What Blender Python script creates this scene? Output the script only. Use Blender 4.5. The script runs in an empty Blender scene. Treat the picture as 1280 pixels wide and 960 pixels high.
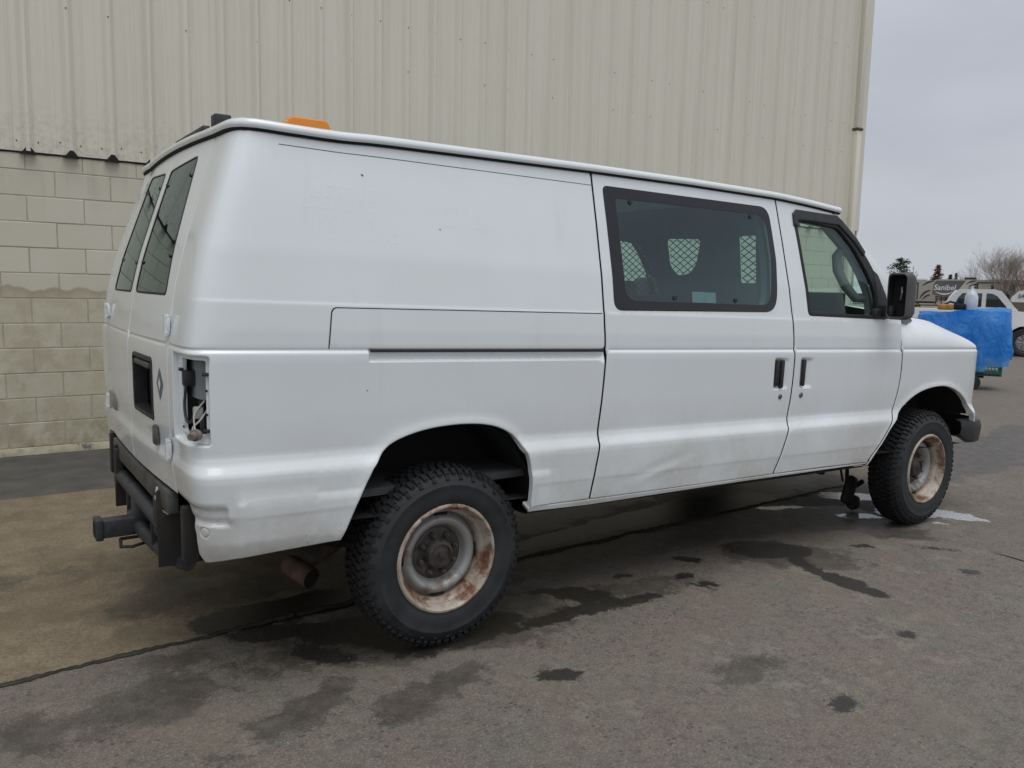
import bpy, bmesh, math, random
import numpy as np
from mathutils import Vector, Matrix, noise as mnoise
from mathutils.geometry import delaunay_2d_cdt
random.seed(7); rng = np.random.default_rng(7)
R_ = math.radians
scene = bpy.context.scene
COL = scene.collection

# ------------------------------------------------------------------ camera
cam_d = bpy.data.cameras.new('camera'); cam = bpy.data.objects.new('camera', cam_d); COL.objects.link(cam)
cam_d.sensor_width = 36.0; cam_d.lens = 36.0*1020.58/1280; cam_d.clip_start = .05; cam_d.clip_end = 3000
cr = Vector((0.82781, -0.56058, 0.02201)); cu = Vector((0.04823, 0.1102, 0.99274)); cf = Vector((0.55894, 0.82073, -0.11826))
cam.matrix_world = Matrix(((cr.x, cu.x, -cf.x, -1.5908), (cr.y, cu.y, -cf.y, -3.7325), (cr.z, cu.z, -cf.z, 1.4869), (0, 0, 0, 1)))
scene.camera = cam

# ------------------------------------------------------------------ sky, sun, exposure
SUN_EL, SUN_AZ = 74.0, 255.0            # sun direction: azimuth counted from +X towards +Y
world = bpy.data.worlds.new('World'); scene.world = world; world.use_nodes = True
nt = world.node_tree; N = nt.nodes; L = nt.links; N.clear()
out = N.new('ShaderNodeOutputWorld'); bg = N.new('ShaderNodeBackground'); L.new(bg.outputs[0], out.inputs[0])
sky = N.new('ShaderNodeTexSky'); sky.sky_type = 'NISHITA'; sky.sun_disc = False
sky.sun_elevation = R_(SUN_EL); sky.sun_rotation = R_(90-SUN_AZ); sky.dust_density = 3; sky.air_density = 1
bg.inputs['Strength'].default_value = 0.1
# overcast: a cloud sheet of soft grey billows covers the blue sky evenly in every direction
tc = N.new('ShaderNodeTexCoord'); mp = N.new('ShaderNodeMapping'); mp.inputs['Scale'].default_value = (1.0, 1.0, 3.2)
L.new(tc.outputs['Generated'], mp.inputs[0])
nz = N.new('ShaderNodeTexNoise'); nz.inputs['Scale'].default_value = 1.7; nz.inputs['Detail'].default_value = 5; nz.inputs['Roughness'].default_value = .45
L.new(mp.outputs[0], nz.inputs[0])
rp = N.new('ShaderNodeValToRGB'); rp.color_ramp.elements[0].position = .25; rp.color_ramp.elements[1].position = .78
rp.color_ramp.elements[0].color = (4.1, 4.35, 4.85, 1); rp.color_ramp.elements[1].color = (6.4, 6.65, 7.15, 1)
L.new(nz.outputs[0], rp.inputs[0])
mx = N.new('ShaderNodeMixRGB'); mx.inputs[0].default_value = .93
L.new(sky.outputs[0], mx.inputs[1]); L.new(rp.outputs[0], mx.inputs[2]); L.new(mx.outputs[0], bg.inputs[0])
sun_d = bpy.data.lights.new('sun', 'SUN'); sun = bpy.data.objects.new('sun', sun_d); COL.objects.link(sun)
sun_d.energy = 1.6; sun_d.angle = R_(50); sun_d.color = (1.0, .98, .95)
sd = Vector((math.cos(R_(SUN_EL))*math.cos(R_(SUN_AZ)), math.cos(R_(SUN_EL))*math.sin(R_(SUN_AZ)), math.sin(R_(SUN_EL))))
sun.rotation_euler = (-sd).to_track_quat('-Z', 'Y').to_euler(); sun.location = sd*40
vs = scene.view_settings; vs.view_transform = 'Standard'; vs.look = 'None'; vs.exposure = 0.15; vs.gamma = 1.0; vs.use_curve_mapping = False

# ------------------------------------------------------------------ materials
MATS = {}
class NT:
    def __init__(s, m): s.t = m.node_tree; s.n = s.t.nodes; s.l = s.t.links
    def new(s, t, **k):
        x = s.n.new(t)
        for a, b in k.items(): setattr(x, a, b)
        return x
    def inp(s, sock, v):
        if hasattr(v, 'is_output') or isinstance(v, bpy.types.NodeSocket): s.l.new(v, sock)
        else: sock.default_value = v
    def noise(s, co, scale, detail=4, rough=.55, dist=0, dim='3D'):
        x = s.new('ShaderNodeTexNoise'); s.l.new(co, x.inputs['Vector']); x.inputs['Scale'].default_value = scale
        x.inputs['Detail'].default_value = detail; x.inputs['Roughness'].default_value = rough; x.inputs['Distortion'].default_value = dist
        return x.outputs[0]
    def math(s, op, a, b=0.0, c=None, clamp=False):
        x = s.new('ShaderNodeMath', operation=op, use_clamp=clamp); s.inp(x.inputs[0], a); s.inp(x.inputs[1], b)
        if c is not None: s.inp(x.inputs[2], c)
        return x.outputs[0]
    def rng(s, v, a, b, c=0.0, d=1.0, smooth=False):
        x = s.new('ShaderNodeMapRange', clamp=True)
        if smooth: x.interpolation_type = 'SMOOTHSTEP'
        s.inp(x.inputs[0], v)
        for i, q in enumerate((a, b, c, d)): s.inp(x.inputs[1+i], q)
        return x.outputs[0]
    def mix(s, f, a, b, mode='MIX'):
        x = s.new('ShaderNodeMixRGB', blend_type=mode); s.inp(x.inputs[0], f)
        s.inp(x.inputs[1], a if not isinstance(a, tuple) else (*a[:3], 1)); s.inp(x.inputs[2], b if not isinstance(b, tuple) else (*b[:3], 1))
        return x.outputs[0]
    def co(s, kind='Object'): return s.new('ShaderNodeTexCoord').outputs[kind]
    def pos(s): return s.new('ShaderNodeNewGeometry').outputs['Position']
    def sep(s, v):
        x = s.new('ShaderNodeSeparateXYZ'); s.l.new(v, x.inputs[0]); return x.outputs
    def scl(s, v, sc):
        x = s.new('ShaderNodeMapping'); s.l.new(v, x.inputs[0]); x.inputs['Scale'].default_value = sc; return x.outputs[0]
    def bump(s, h, dist, strength=1.0, nrm=None):
        x = s.new('ShaderNodeBump'); s.l.new(h, x.inputs['Height']); x.inputs['Distance'].default_value = dist; x.inputs['Strength'].default_value = strength
        if nrm is not None: s.l.new(nrm, x.inputs['Normal'])
        return x.outputs[0]
def mat(name, color=(.5, .5, .5), rough=.5, metal=0.0, coat=0.0, spec=.5):
    m = bpy.data.materials.new(name); m.use_nodes = True; MATS[name] = m
    b = m.node_tree.nodes['Principled BSDF']
    b.inputs['Base Color'].default_value = (*color, 1); b.inputs['Roughness'].default_value = rough; b.inputs['Metallic'].default_value = metal
    b.inputs['Coat Weight'].default_value = coat; b.inputs['Coat Roughness'].default_value = .08; b.inputs['Specular IOR Level'].default_value = spec
    return m, b, NT(m)
def vmat(name, c1, c2, scale=6, rough=.6, metal=0.0, bump=0.0, bscale=60, detail=4, coord='Object', r2=None, **k):
    """two-tone noisy material with optional fine relief"""
    m, b, t = mat(name, c1, rough, metal, **k)
    co = t.co(coord); n = t.noise(co, scale, detail)
    f = t.rng(n, .32, .68)
    t.l.new(t.mix(f, c1, c2), b.inputs['Base Color'])
    if r2 is not None: t.l.new(t.rng(n, .3, .7, rough, r2), b.inputs['Roughness'])
    if bump: t.l.new(t.bump(t.noise(co, bscale, 5), bump), b.inputs['Normal'])
    return m

# white van paint: clean gloss, road grime thrown up low on the body, a few drips
m, b, t = mat('van_paint', (.72, .77, .80), .32, 0, .7)
po = t.pos(); sx = t.sep(po)
n1 = t.noise(po, 2.2, 5); nv = t.noise(t.scl(po, (9, 9, .7)), 2.0, 4); nf = t.noise(po, 38, 3)
base = t.mix(t.rng(n1, .3, .75), (.76, .805, .825), (.725, .765, .785))
gr = t.math('MULTIPLY', t.rng(sx[2], .98, .50, 0, 1), t.rng(t.math('ADD', n1, t.math('MULTIPLY', nf, .25)), .45, .85), clamp=True)
gr = t.math('ADD', t.math('MULTIPLY', gr, .85), t.math('MULTIPLY', t.rng(nv, .60, .8), .10), clamp=True)
base = t.mix(gr, base, (.43, .40, .34))
spk = t.new('ShaderNodeTexVoronoi'); t.l.new(po, spk.inputs['Vector']); spk.inputs['Scale'].default_value = 46
sp = t.math('MULTIPLY', t.rng(spk.outputs['Distance'], .16, .10), t.math('MULTIPLY', t.rng(t.noise(po, 9, 3), .55, .66), t.rng(sx[2], .85, .55)))
base = t.mix(t.math('MULTIPLY', sp, .75), base, (.10, .09, .075))
t.l.new(base, b.inputs['Base Color']); t.l.new(t.rng(gr, 0, .5, .20, .55), b.inputs['Roughness'])
hb = t.math('ADD', t.math('MULTIPLY', t.noise(po, 3.3, 2), .7), t.math('MULTIPLY', t.noise(po, 90, 2), .012))
t.l.new(t.bump(hb, .006, .35), b.inputs['Normal'])
gm_ = MATS['van_paint'].copy(); gm_.name = 'paint_ghost'; MATS['paint_ghost'] = gm_
for x in gm_.node_tree.nodes:
    if x.type == 'MIX_RGB' and abs(x.inputs[1].default_value[0]-.76) < 1e-3: x.inputs[1].default_value = (.776, .819, .837, 1); x.inputs[2].default_value = (.741, .78, .80, 1)
vmat('sticker', (.30, .31, .31), (.24, .25, .25), 20, .5)
vmat('paint_inner', (.62, .64, .66), (.5, .52, .54), 5, .5)
vmat('van_roof', (.66, .70, .73), (.56, .58, .58), 3, .45, bump=.001)
vmat('black_rubber', (.012, .012, .013), (.022, .022, .022), 12, .65)
vmat('black_plastic', (.016, .017, .019), (.028, .029, .032), 20, .48, bump=.0006, bscale=260)
vmat('grey_plastic', (.060, .061, .064), (.085, .085, .087), 9, .6, bump=.0008, bscale=320)
vmat('frit_band', (.008, .009, .013), (.012, .013, .018), 6, .3)
vmat('seal_shade_black', (.004, .004, .0045), (.008, .008, .008), 12, .8)  # black of seals and dark parts; also paints gap shade on flanges
vmat('interior_grey', (.20, .215, .225), (.27, .285, .295), 4, .8)
vmat('interior_dark', (.035, .037, .04), (.06, .062, .066), 5, .8)
vmat('seat_cloth', (.09, .095, .105), (.13, .135, .145), 40, .95)
vmat('chassis_black', (.012, .012, .012), (.035, .030, .026), 7, .75, bump=.001)
vmat('frame_grey', (.11, .115, .115), (.055, .05, .045), 9, .55, .3, bump=.001)
vmat('hitch_paint', (.022, .026, .032), (.05, .055, .06), 14, .5, .2, bump=.0006)
vmat('rust_pipe', (.15, .10, .075), (.08, .055, .04), 16, .8, .2, bump=.0012)
vmat('chrome_worn', (.42, .42, .43), (.30, .30, .30), 12, .3, .9)
vmat('lock_metal', (.22, .22, .22), (.10, .10, .10), 60, .35, .8)
vmat('wire_black', (.02, .02, .02), (.03, .03, .03), 10, .5)
vmat('wire_white', (.55, .55, .52), (.40, .40, .38), 10, .5)
vmat('bulb_socket', (.25, .22, .2), (.14, .10, .08), 30, .6)
m, b, t = mat('amber_lens', (.88, .30, .012), .18, 0, .4); b.inputs['Transmission Weight'].default_value = .25; b.inputs['Subsurface Weight'].default_value = .2
# tyres: dusty bluish black, greyer on the sidewall ring
vmat('housing_black', (.006, .006, .006), (.012, .011, .010), 7, .9)
m, b, t = mat('tyre', (.016, .017, .018), .7)
co = t.co('Object'); n = t.noise(co, 7, 5, .6); t.l.new(t.mix(t.rng(n, .35, .75), (.010, .012, .014), (.030, .034, .038)), b.inputs['Base Color'])
t.l.new(t.rng(n, .3, .7, .55, .8), b.inputs['Roughness'])
t.l.new(t.bump(t.noise(co, 120, 3), .0008), b.inputs['Normal'])
vmat('tyre_tread', (.005, .005, .006), (.014, .015, .016), 25, .8)
# rims: tan primer showing rust blooms
m, b, t = mat('rim_rust', (.4, .33, .27), .55, .15)
co = t.co('Object'); n = t.noise(co, 9, 6, .65, .6); n2 = t.noise(co, 34, 5, .6)
c = t.mix(t.rng(n, .40, .60), (.45, .40, .34), (.28, .205, .15)); c = t.mix(t.rng(t.math('ADD', t.math('MULTIPLY', n, .6), t.math('MULTIPLY', n2, .4)), .50, .60), c, (.15, .062, .035))
t.l.new(c, b.inputs['Base Color']); t.l.new(t.bump(n2, .001), b.inputs['Normal'])
m, b, t = mat('rim_grey', (.30, .31, .31), .45, .35)
co = t.co('Object'); n = t.noise(co, 11, 6, .65)
t.l.new(t.mix(t.rng(n, .5, .68), (.33, .335, .33), (.17, .12, .09)), b.inputs['Base Color'])
vmat('hub_dark', (.035, .033, .032), (.11, .095, .085), 22, .6, .4, bump=.0015, bscale=90)
# glass
def glass(name, tint, rmin, rough=.0):
    m = bpy.data.materials.new(name); m.use_nodes = True; MATS[name] = m; t = NT(m); t.n.clear()
    o = t.new('ShaderNodeOutputMaterial'); tr = t.new('ShaderNodeBsdfTransparent'); gl = t.new('ShaderNodeBsdfGlossy'); fr = t.new('ShaderNodeLayerWeight'); mxs = t.new('ShaderNodeMixShader')
    fr.inputs[0].default_value = .5; tr.inputs[0].default_value = (*tint, 1); gl.inputs['Roughness'].default_value = rough; gl.inputs[0].default_value = (.82, .97, 1, 1)
    t.l.new(t.rng(t.math('POWER', fr.outputs[1], 5.0), 0, 1, rmin, 1.0), mxs.inputs[0]); t.l.new(tr.outputs[0], mxs.inputs[1]); t.l.new(gl.outputs[0], mxs.inputs[2]); t.l.new(mxs.outputs[0], o.inputs[0])
    return m
glass('glass_clear', (.80, .92, .86), .05)
glass('glass_cargo', (.58, .82, .82), .09)
glass('glass_rear', (.10, .12, .11), .10, .012)
glass('glass_car', (.05, .06, .07), .10)

# ------------------------------------------------------------------ mesh helpers
def newobj(name, me, parent=None, m=None):
    o = bpy.data.objects.new(name, me); COL.objects.link(o)
    if m is not None and me is not None and len(me.materials) == 0: me.materials.append(MATS[m])
    if parent is not None: o.parent = parent
    return o
def tag(o, label=None, cat=None, group=None, kind=None):
    for k, v in (('label', label), ('category', cat), ('group', group), ('kind', kind)):
        if v: o[k] = v
    return o
def empty(name, loc=(0, 0, 0), rz=0, parent=None):
    o = bpy.data.objects.new(name, None); COL.objects.link(o); o.location = loc; o.rotation_euler = (0, 0, rz); o.empty_display_size = .1
    if parent: o.parent = parent
    return o
def mesh(name, v, f, smooth=None):
    me = bpy.data.meshes.new(name); me.from_pydata([tuple(map(float, p)) for p in v], [], [tuple(map(int, q)) for q in f])
    if smooth is True: me.shade_smooth()
    elif smooth:
        me.shade_smooth(); me.set_sharp_from_angle(angle=R_(smooth))
    return me
class MB:
    def __init__(s): s.v = []; s.f = []
    def add(s, v, f):
        o = len(s.v); s.v += [tuple(p) for p in v]; s.f += [tuple(i+o for i in q) for q in f]; return s
    def box(s, c, d, rot=None):
        hx, hy, hz = d[0]/2, d[1]/2, d[2]/2
        v = [Vector((x, y, z)) for x in (-hx, hx) for y in (-hy, hy) for z in (-hz, hz)]
        if rot is not None:
            M = rot if isinstance(rot, Matrix) else Matrix.Rotation(rot, 3, 'Z'); v = [M @ p for p in v]
        c = Vector(c); return s.add([p+c for p in v], [(0, 1, 3, 2), (4, 6, 7, 5), (0, 4, 5, 1), (2, 3, 7, 6), (0, 2, 6, 4), (1, 5, 7, 3)])
    def rbox(s, c, d, bev=.02, seg=2, rot=None):
        bm = bmesh.new(); bmesh.ops.create_cube(bm, size=1)
        bmesh.ops.scale(bm, vec=d, verts=bm.verts); bmesh.ops.bevel(bm, geom=bm.edges[:], offset=bev, segments=seg, profile=.5, affect='EDGES')
        bm.verts.index_update(); M = (rot if isinstance(rot, Matrix) else Matrix.Rotation(rot or 0, 3, 'Z')); c = Vector(c)
        v = [M @ p.co+c for p in bm.verts]; f = [[q.index for q in p.verts] for p in bm.faces]; bm.free(); return s.add(v, f)
    def tube(s, pts, r, n=8, cap=True):
        pts = [Vector(p) for p in pts]; rs = r if isinstance(r, (list, tuple)) else [r]*len(pts)
        v = []; prev = None
        for i, p in enumerate(pts):
            d = (pts[min(i+1, len(pts)-1)]-pts[max(i-1, 0)]).normalized()
            if prev is None:
                a = Vector((0, 0, 1)) if abs(d.z) < .9 else Vector((1, 0, 0)); x = d.cross(a).normalized()
            else: x = (prev-d*prev.dot(d)).normalized()
            prev = x; y = d.cross(x)
            v += [p+(x*math.cos(k*math.tau/n)+y*math.sin(k*math.tau/n))*rs[i] for k in range(n)]
        f = [(i*n+k, i*n+(k+1) % n, (i+1)*n+(k+1) % n, (i+1)*n+k) for i in range(len(pts)-1) for k in range(n)]
        if cap: f += [tuple(range(n))[::-1], tuple((len(pts)-1)*n+k for k in range(n))]
        return s.add(v, f)
    def lathe(s, prof, c, axis='y', n=64, sgn=1):
        """prof: (radius, along axis)"""
        c = Vector(c); v = []
        for r, a in prof:
            for k in range(n):
                q = k*math.tau/n; e, g = r*math.cos(q), r*math.sin(q); a_ = a*sgn
                v.append(c+(Vector((e, a_, g)) if axis == 'y' else Vector((e, g, a_)) if axis == 'z' else Vector((a_, e, g))))
        f = [(i*n+k, i*n+(k+1) % n, (i+1)*n+(k+1) % n, (i+1)*n+k) for i in range(len(prof)-1) for k in range(n)]
        return s.add(v, f)
    def prism(s, poly, a0, a1, axis='y'):
        """poly in the plane of the two other axes, extruded from a0 to a1"""
        n = len(poly)
        P = lambda p, a: (p[0], a, p[1]) if axis == 'y' else (a, p[0], p[1]) if axis == 'x' else (p[0], p[1], a)
        return s.add([P(p, a0) for p in poly]+[P(p, a1) for p in poly], [tuple(range(n)), tuple(range(2*n-1, n-1, -1))]+[(i, i+n, (i+1) % n+n, (i+1) % n) for i in range(n)])
    def grid(s, P):
        """P: array (a,b,3)"""
        a, b_ = len(P), len(P[0]); return s.add([p for row in P for p in row], [(i*b_+j, i*b_+j+1, (i+1)*b_+j+1, (i+1)*b_+j) for i in range(a-1) for j in range(b_-1)])
    def build(s, name, m, parent=None, smooth=35):
        me = mesh(name, s.v, s.f, smooth)
        bm = bmesh.new(); bm.from_mesh(me); bmesh.ops.recalc_face_normals(bm, faces=bm.faces[:]); bm.to_mesh(me); bm.free()
        return newobj(name, me, parent, m)
def rect_poly(x0, x1, z0, z1, r, n=5):
    """rounded rectangle outline, counter-clockwise"""
    o = []
    for cx, cz, a in ((x1-r, z0+r, -90), (x1-r, z1-r, 0), (x0+r, z1-r, 90), (x0+r, z0+r, 180)):
        for k in range(n+1):
            q = R_(a+90*k/n); o.append((cx+r*math.cos(q), cz+r*math.sin(q)))
    return o
def round_poly(P, r, n=5):
    """round the corners of polygon P with radius r (float or list)"""
    o = []; m = len(P)
    for i in range(m):
        p, a, c = Vector(P[i]), Vector(P[i-1]), Vector(P[(i+1) % m]); rr = r[i] if isinstance(r, (list, tuple)) else r
        if rr <= 0: o.append(tuple(p)); continue
        d1, d2 = (a-p), (c-p); L1 = min(rr, d1.length*.45); L2 = min(rr, d2.length*.45); q1 = p+d1.normalized()*L1; q2 = p+d2.normalized()*L2
        for k in range(n+1):
            t_ = k/n; o.append(tuple(q1*(1-t_)**2+p*2*t_*(1-t_)+q2*t_*t_))
    return o
def resample(P, step, closed=True):
    o = []; m = len(P)
    for i in range(m if closed else m-1):
        a, c = np.array(P[i]), np.array(P[(i+1) % m]); k = max(1, int(math.ceil(np.linalg.norm(c-a)/step)))
        o += [tuple(a+(c-a)*j/k) for j in range(k)]
    if not closed: o.append(tuple(P[-1]))
    return o
def area(P): return .5*sum(P[i-1][0]*P[i][1]-P[i][0]*P[i-1][1] for i in range(len(P)))
def offset_poly(P, d):
    """move a ccw polygon inwards by d"""
    A = np.array(P); e = np.roll(A, -1, 0)-A; e /= np.linalg.norm(e, axis=1)[:, None]+1e-12; n = np.stack([-e[:, 1], e[:, 0]], 1)
    b_ = n+np.roll(n, 1, 0); k = np.maximum((b_**2).sum(1)/2, .35); return [tuple(x) for x in A+b_*(d/k)[:, None]]
def inside(P, pts):
    P = np.array(P); x, y = pts[:, 0], pts[:, 1]; r = np.zeros(len(pts), bool); j = len(P)-1
    for i in range(len(P)):
        c = ((P[i, 1] > y) != (P[j, 1] > y)); 
        with np.errstate(divide='ignore', invalid='ignore'): xi = (P[j, 0]-P[i, 0])*(y-P[i, 1])/(P[j, 1]-P[i, 1])+P[i, 0]
        r ^= c & (x < xi); j = i
    return r
def edge_dist(P, pts):
    A = np.array(P); B = np.roll(A, -1, 0); d = np.full(len(pts), 9e9)
    for a, c in zip(A, B):
        e = c-a; t_ = np.clip(((pts-a)@e)/max(e@e, 1e-12), 0, 1); d = np.minimum(d, np.hypot(*(pts-a-t_[:, None]*e).T))
    return d
RAKE = 0.024
def _table(pts, sig, lo, hi, n=4000):
    xs = np.linspace(lo, hi, n); p = np.array(pts)
    ys = np.interp(xs, p[:,0], p[:,1]); dx = xs[1]-xs[0]
    k = np.arange(-int(4*sig/dx), int(4*sig/dx)+1)*dx; g = np.exp(-.5*(k/sig)**2); g /= g.sum()
    ys = np.convolve(np.pad(ys, len(k)//2, mode='edge'), g, mode='valid')
    return xs, ys
W_TAB = _table([(.40,.945),(.50,.965),(.545,.985),(.572,.994),(.66,1.003),(.668,1.005),(.79,1.008),(.815,1.006),(.850,.984),(.875,.978),(1.0,.983),(1.2,.986),(1.229,.985),(1.2345,.974),(1.2385,.974),(1.242,.978),(1.30,.977),(1.398,.972),(1.404,.969),(1.56,.950),(1.8,.903),(2.0,.860),(2.2,.815)], .0035, .4, 2.2)
B_TAB = _table([(.4,0),(1.2,0),(1.42,.032),(1.56,.066),(1.72,.118),(1.9,.178),(2.2,.28)], .03, .4, 2.2)
T_TAB = _table([(3.0,0),(3.6,.0),(4.0,.014),(4.09,.03),(4.16,.08),(4.22,.17),(4.4,.5)], .02, 3.0, 4.4)
HOODH = _table([(2.9,1.43),(3.1,1.445),(3.4,1.44),(3.65,1.42),(4.04,1.33),(4.25,1.24),(4.4,1.16)], .05, 2.9, 4.4)
def sstep(a, b, x):
    t = np.clip((x-a)/(b-a), 0, 1); return t*t*(3-2*t)
def halfw(h): return np.interp(h, *W_TAB)
U0, UA, UC = -0.70, 0.285, 0.50        # corner start, corner size, corner length in u
XR = -0.985
def catmull(P, n=5):
    P = [np.array(p, float) for p in P]; o = []
    for i in range(len(P)-1):
        a, b, c, d = P[max(i-1, 0)], P[i], P[i+1], P[min(i+2, len(P)-1)]
        for k in range(n):
            t = k/n; o.append(tuple(.5*(2*b+(c-a)*t+(2*a-5*b+4*c-d)*t*t+(3*b-a-3*c+d)*t**3)))
    return o+[tuple(P[-1])]
ARCH_R = np.array([(-.467, .539), (-.41, .678)]+catmull([(-.345, .800), (-.285, .868), (-.204, .908), (-.083, .935), (.068, .943), (.195, .928), (.288, .887), (.341, .828), (.366, .765), (.376, .70), (.379, .628), (.375, .549)]))
ARCH_F = np.array([(2.836, .545)]+catmull([(3.003, .743), (3.126, .846), (3.275, .939), (3.437, .988), (3.634, 1.002), (3.813, .967), (3.945, .90), (4.04, .80), (4.06, .74)]))
def flare(u, h):
    f = np.zeros(np.shape(u))
    for A in (ARCH_R, ARCH_F):
        a, c = A.min(0)-.12, A.max(0)+.12
        k = (u > a[0]) & (u < c[0]) & (h > a[1]) & (h < c[1])
        if not np.any(k): continue
        uu, hh = np.atleast_1d(u)[np.atleast_1d(k)], np.atleast_1d(h)[np.atleast_1d(k)]; d = np.full(len(uu), 9.0)
        for i in range(len(A)-1):
            e = A[i+1]-A[i]; t = np.clip(((uu-A[i, 0])*e[0]+(hh-A[i, 1])*e[1])/(e@e), 0, 1); d = np.minimum(d, np.hypot(uu-A[i, 0]-t*e[0], hh-A[i, 1]-t*e[1]))
        f[k] += .006*np.exp(-(d/.028)**2)
    return f
def surf(u, h, off=0.0, cab=False):
    """right-hand body skin: arrays u,h -> (N,3); off = outward offset"""
    u = np.asarray(u, float); h = np.asarray(h, float)
    w = halfw(h)+off
    low = np.where(h < 1.24, halfw(h)-.985, 0.0)
    b = np.interp(h, *B_TAB)
    xr = XR+b-low*.45+.028*sstep(.98, .62, h)-off
    # side
    s = 1-sstep(-.70, -.2, u)
    xs = u+b*s
    t = np.interp(u, *T_TAB)
    wf = w-t
    # front wing shoulder
    hh = np.interp(u, *HOODH)
    q = np.clip((h-1.24)/np.maximum(hh-1.24, .02), 0, 1.2)
    fr = 0.0 if cab else sstep(3.04, 3.2, u)
    wf = wf-fr*(.15*q**2.6-(.978-np.minimum(halfw(h), .978))*sstep(1.25, 1.30, h))
    ys = -(wf+flare(u, h)*sstep(.5, .56, h))
    # corner
    ph = np.clip((U0-u)/UC, 0, 1)*np.pi/2
    c, sn = np.cos(ph), np.sin(ph)
    r = UA/((c**6.5+sn**6.5)**(1/6.5))
    xc = (U0+b)-r*sn*((U0+b)-xr)/UA
    yc = -(w-UA)-r*c
    # rear
    yB = w-UA
    tt = np.clip((U0-UC-u)/.715, 0, 2)
    yr = -yB+tt*yB
    xrr = xr-.02*(1-(1-tt)**2)
    side = u >= U0; cor = (u < U0) & (u > U0-UC)
    x = np.where(side, xs, np.where(cor, xc, xrr)); y = np.where(side, ys, np.where(cor, yc, yr))
    z = h-RAKE*x
    return np.stack([x, y, z], -1)
HS = np.array(sorted(set([.48,.50,.52,.54,.555,.57,.585,.61,.64,.655,.661,.666,.672,.69,.73,.77,.785,.795,.805,.815,.824,.833,.842,.850,.858,.867,.876,.89,.92,.96,1.0,1.04,1.08,1.12,1.16,1.19,1.205,1.217,1.224,1.2285,1.2315,1.2345,1.2385,1.2405,1.243,1.247,1.26,1.29,1.32,1.35,1.38,1.391,1.396,1.400,1.404,1.409,1.42,1.45,1.50,1.55,1.60,1.65,1.70,1.75,1.80,1.85,1.90,1.94,1.97,2.0,2.03])))
def skin(u, h, off=0.0, disp=None, cab=False):
    if disp is None: return surf(u, h, off, cab)
    return surf(u, h, off+disp(u, h), cab)
def panel(name, outline, holes, m, parent, off=0.0, bevel=.006, drop=.0035, depth=.02, side=1, ustep=.05, disp=None, extra=None, cab=False, hole_depth=None, hs=HS, dark=None):
    """a sheet-metal panel lying on the body skin, with rolled edges and a flange turned inwards"""
    if area(outline) < 0: outline = outline[::-1]
    outline = resample(outline, .03)
    loops = [(outline, offset_poly(outline, bevel), depth)]
    for hp in holes:
        if area(hp) < 0: hp = hp[::-1]
        hp = resample(hp, .03); loops.append((hp, offset_poly(hp, -bevel), hole_depth if hole_depth is not None else depth))
    A = np.array(outline); u0, h0 = A.min(0); u1, h1 = A.max(0)
    us = np.arange(u0, u1+ustep, ustep); hh = hs[(hs > h0-.01) & (hs < h1+.01)]
    G = np.array([(a, c) for a in us for c in hh]).reshape(-1, 2)
    if extra is not None: G = np.concatenate([G, np.array(extra)])
    ok = inside(outline, G) & (edge_dist(loops[0][1], G) > .004) & inside(loops[0][1], G)
    for hp, ring, _ in loops[1:]: ok &= ~inside(ring, G) & (edge_dist(ring, G) > .004)
    G = G[ok]; pts = []; edges = []; rim = []
    for outer, ring, _ in loops:
        for lp, isr in ((outer, True), (ring, False)):
            o = len(pts); n = len(lp); pts += [tuple(p) for p in lp]; edges += [(o+i, o+(i+1) % n) for i in range(n)]
            rim += [isr]*n
    nrim = len(pts); pts += [tuple(p) for p in G]
    v2, e2, f2, ov, oe, of = delaunay_2d_cdt([Vector(p) for p in pts], edges, [], 0, 1e-6)
    V = np.array([tuple(p) for p in v2]); F = np.array([f for f in f2 if len(f) == 3])
    c = V[F].mean(1); keep = inside(outline, c)
    for hp, *_ in loops[1:]: keep &= ~inside(hp, c)
    F = F[keep]
    isrim = np.zeros(len(V), bool)
    for i, o in enumerate(ov):
        if any(k < nrim and rim[k] for k in o): isrim[i] = True
    def pos(q, dd): 
        return skin(q[:, 0], q[:, 1], off+dd, disp, cab)
    e = 1e-3; P = pos(V, 0.0); du = pos(V+[e, 0], 0)-pos(V-[e, 0], 0); dh = pos(V+[0, e], 0)-pos(V-[0, e], 0)
    Nn = np.cross(du, dh); Nn /= np.linalg.norm(Nn, axis=1)[:, None]+1e-12
    P = P-Nn*(isrim*drop)[:, None]
    # tilt normals of the rolled edge outwards
    NV = Nn.copy(); verts = [p for p in P]; faces = [tuple(f) for f in F]; fl_mid = []
    for outer, ring, dpt in loops:
        A_ = np.array(outer); n = len(A_)
        idx = [int(np.argmin(((V-a)**2).sum(1))) for a in A_]; ridx = [int(np.argmin(((V-a)**2).sum(1))) for a in np.array(ring)]
        for a, r in zip(idx, ridx):
            d = P[a]-P[r]; d = d-Nn[a]*d.dot(Nn[a]); L_ = np.linalg.norm(d)
            if L_ > 1e-9: NV[a] = (Nn[a]+d/L_*.9); NV[a] /= np.linalg.norm(NV[a])
        if dpt:
            o = len(verts); top = [P[a] for a in idx]; bot = [P[a]-Nn[a]*dpt for a in idx]; verts += top+bot
            nn = []
            for k in range(n):
                tg = top[(k+1) % n]-top[k-1]; q = np.cross(tg, Nn[idx[k]]); nn.append(q/(np.linalg.norm(q)+1e-12))
            fl_mid += [(A_[k]+A_[(k+1) % n])/2 for k in range(n)]
            NV = np.concatenate([NV, nn, nn]); faces += [(o+k, o+n+k, o+n+(k+1) % n, o+(k+1) % n) for k in range(n)]
    verts = np.array(verts)
    if side < 0:
        verts = verts*[1, -1, 1]; NV = NV*[1, -1, 1]; faces = [f[::-1] for f in faces]
    # orient triangles along the skin normal
    v = verts; ff = []
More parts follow.
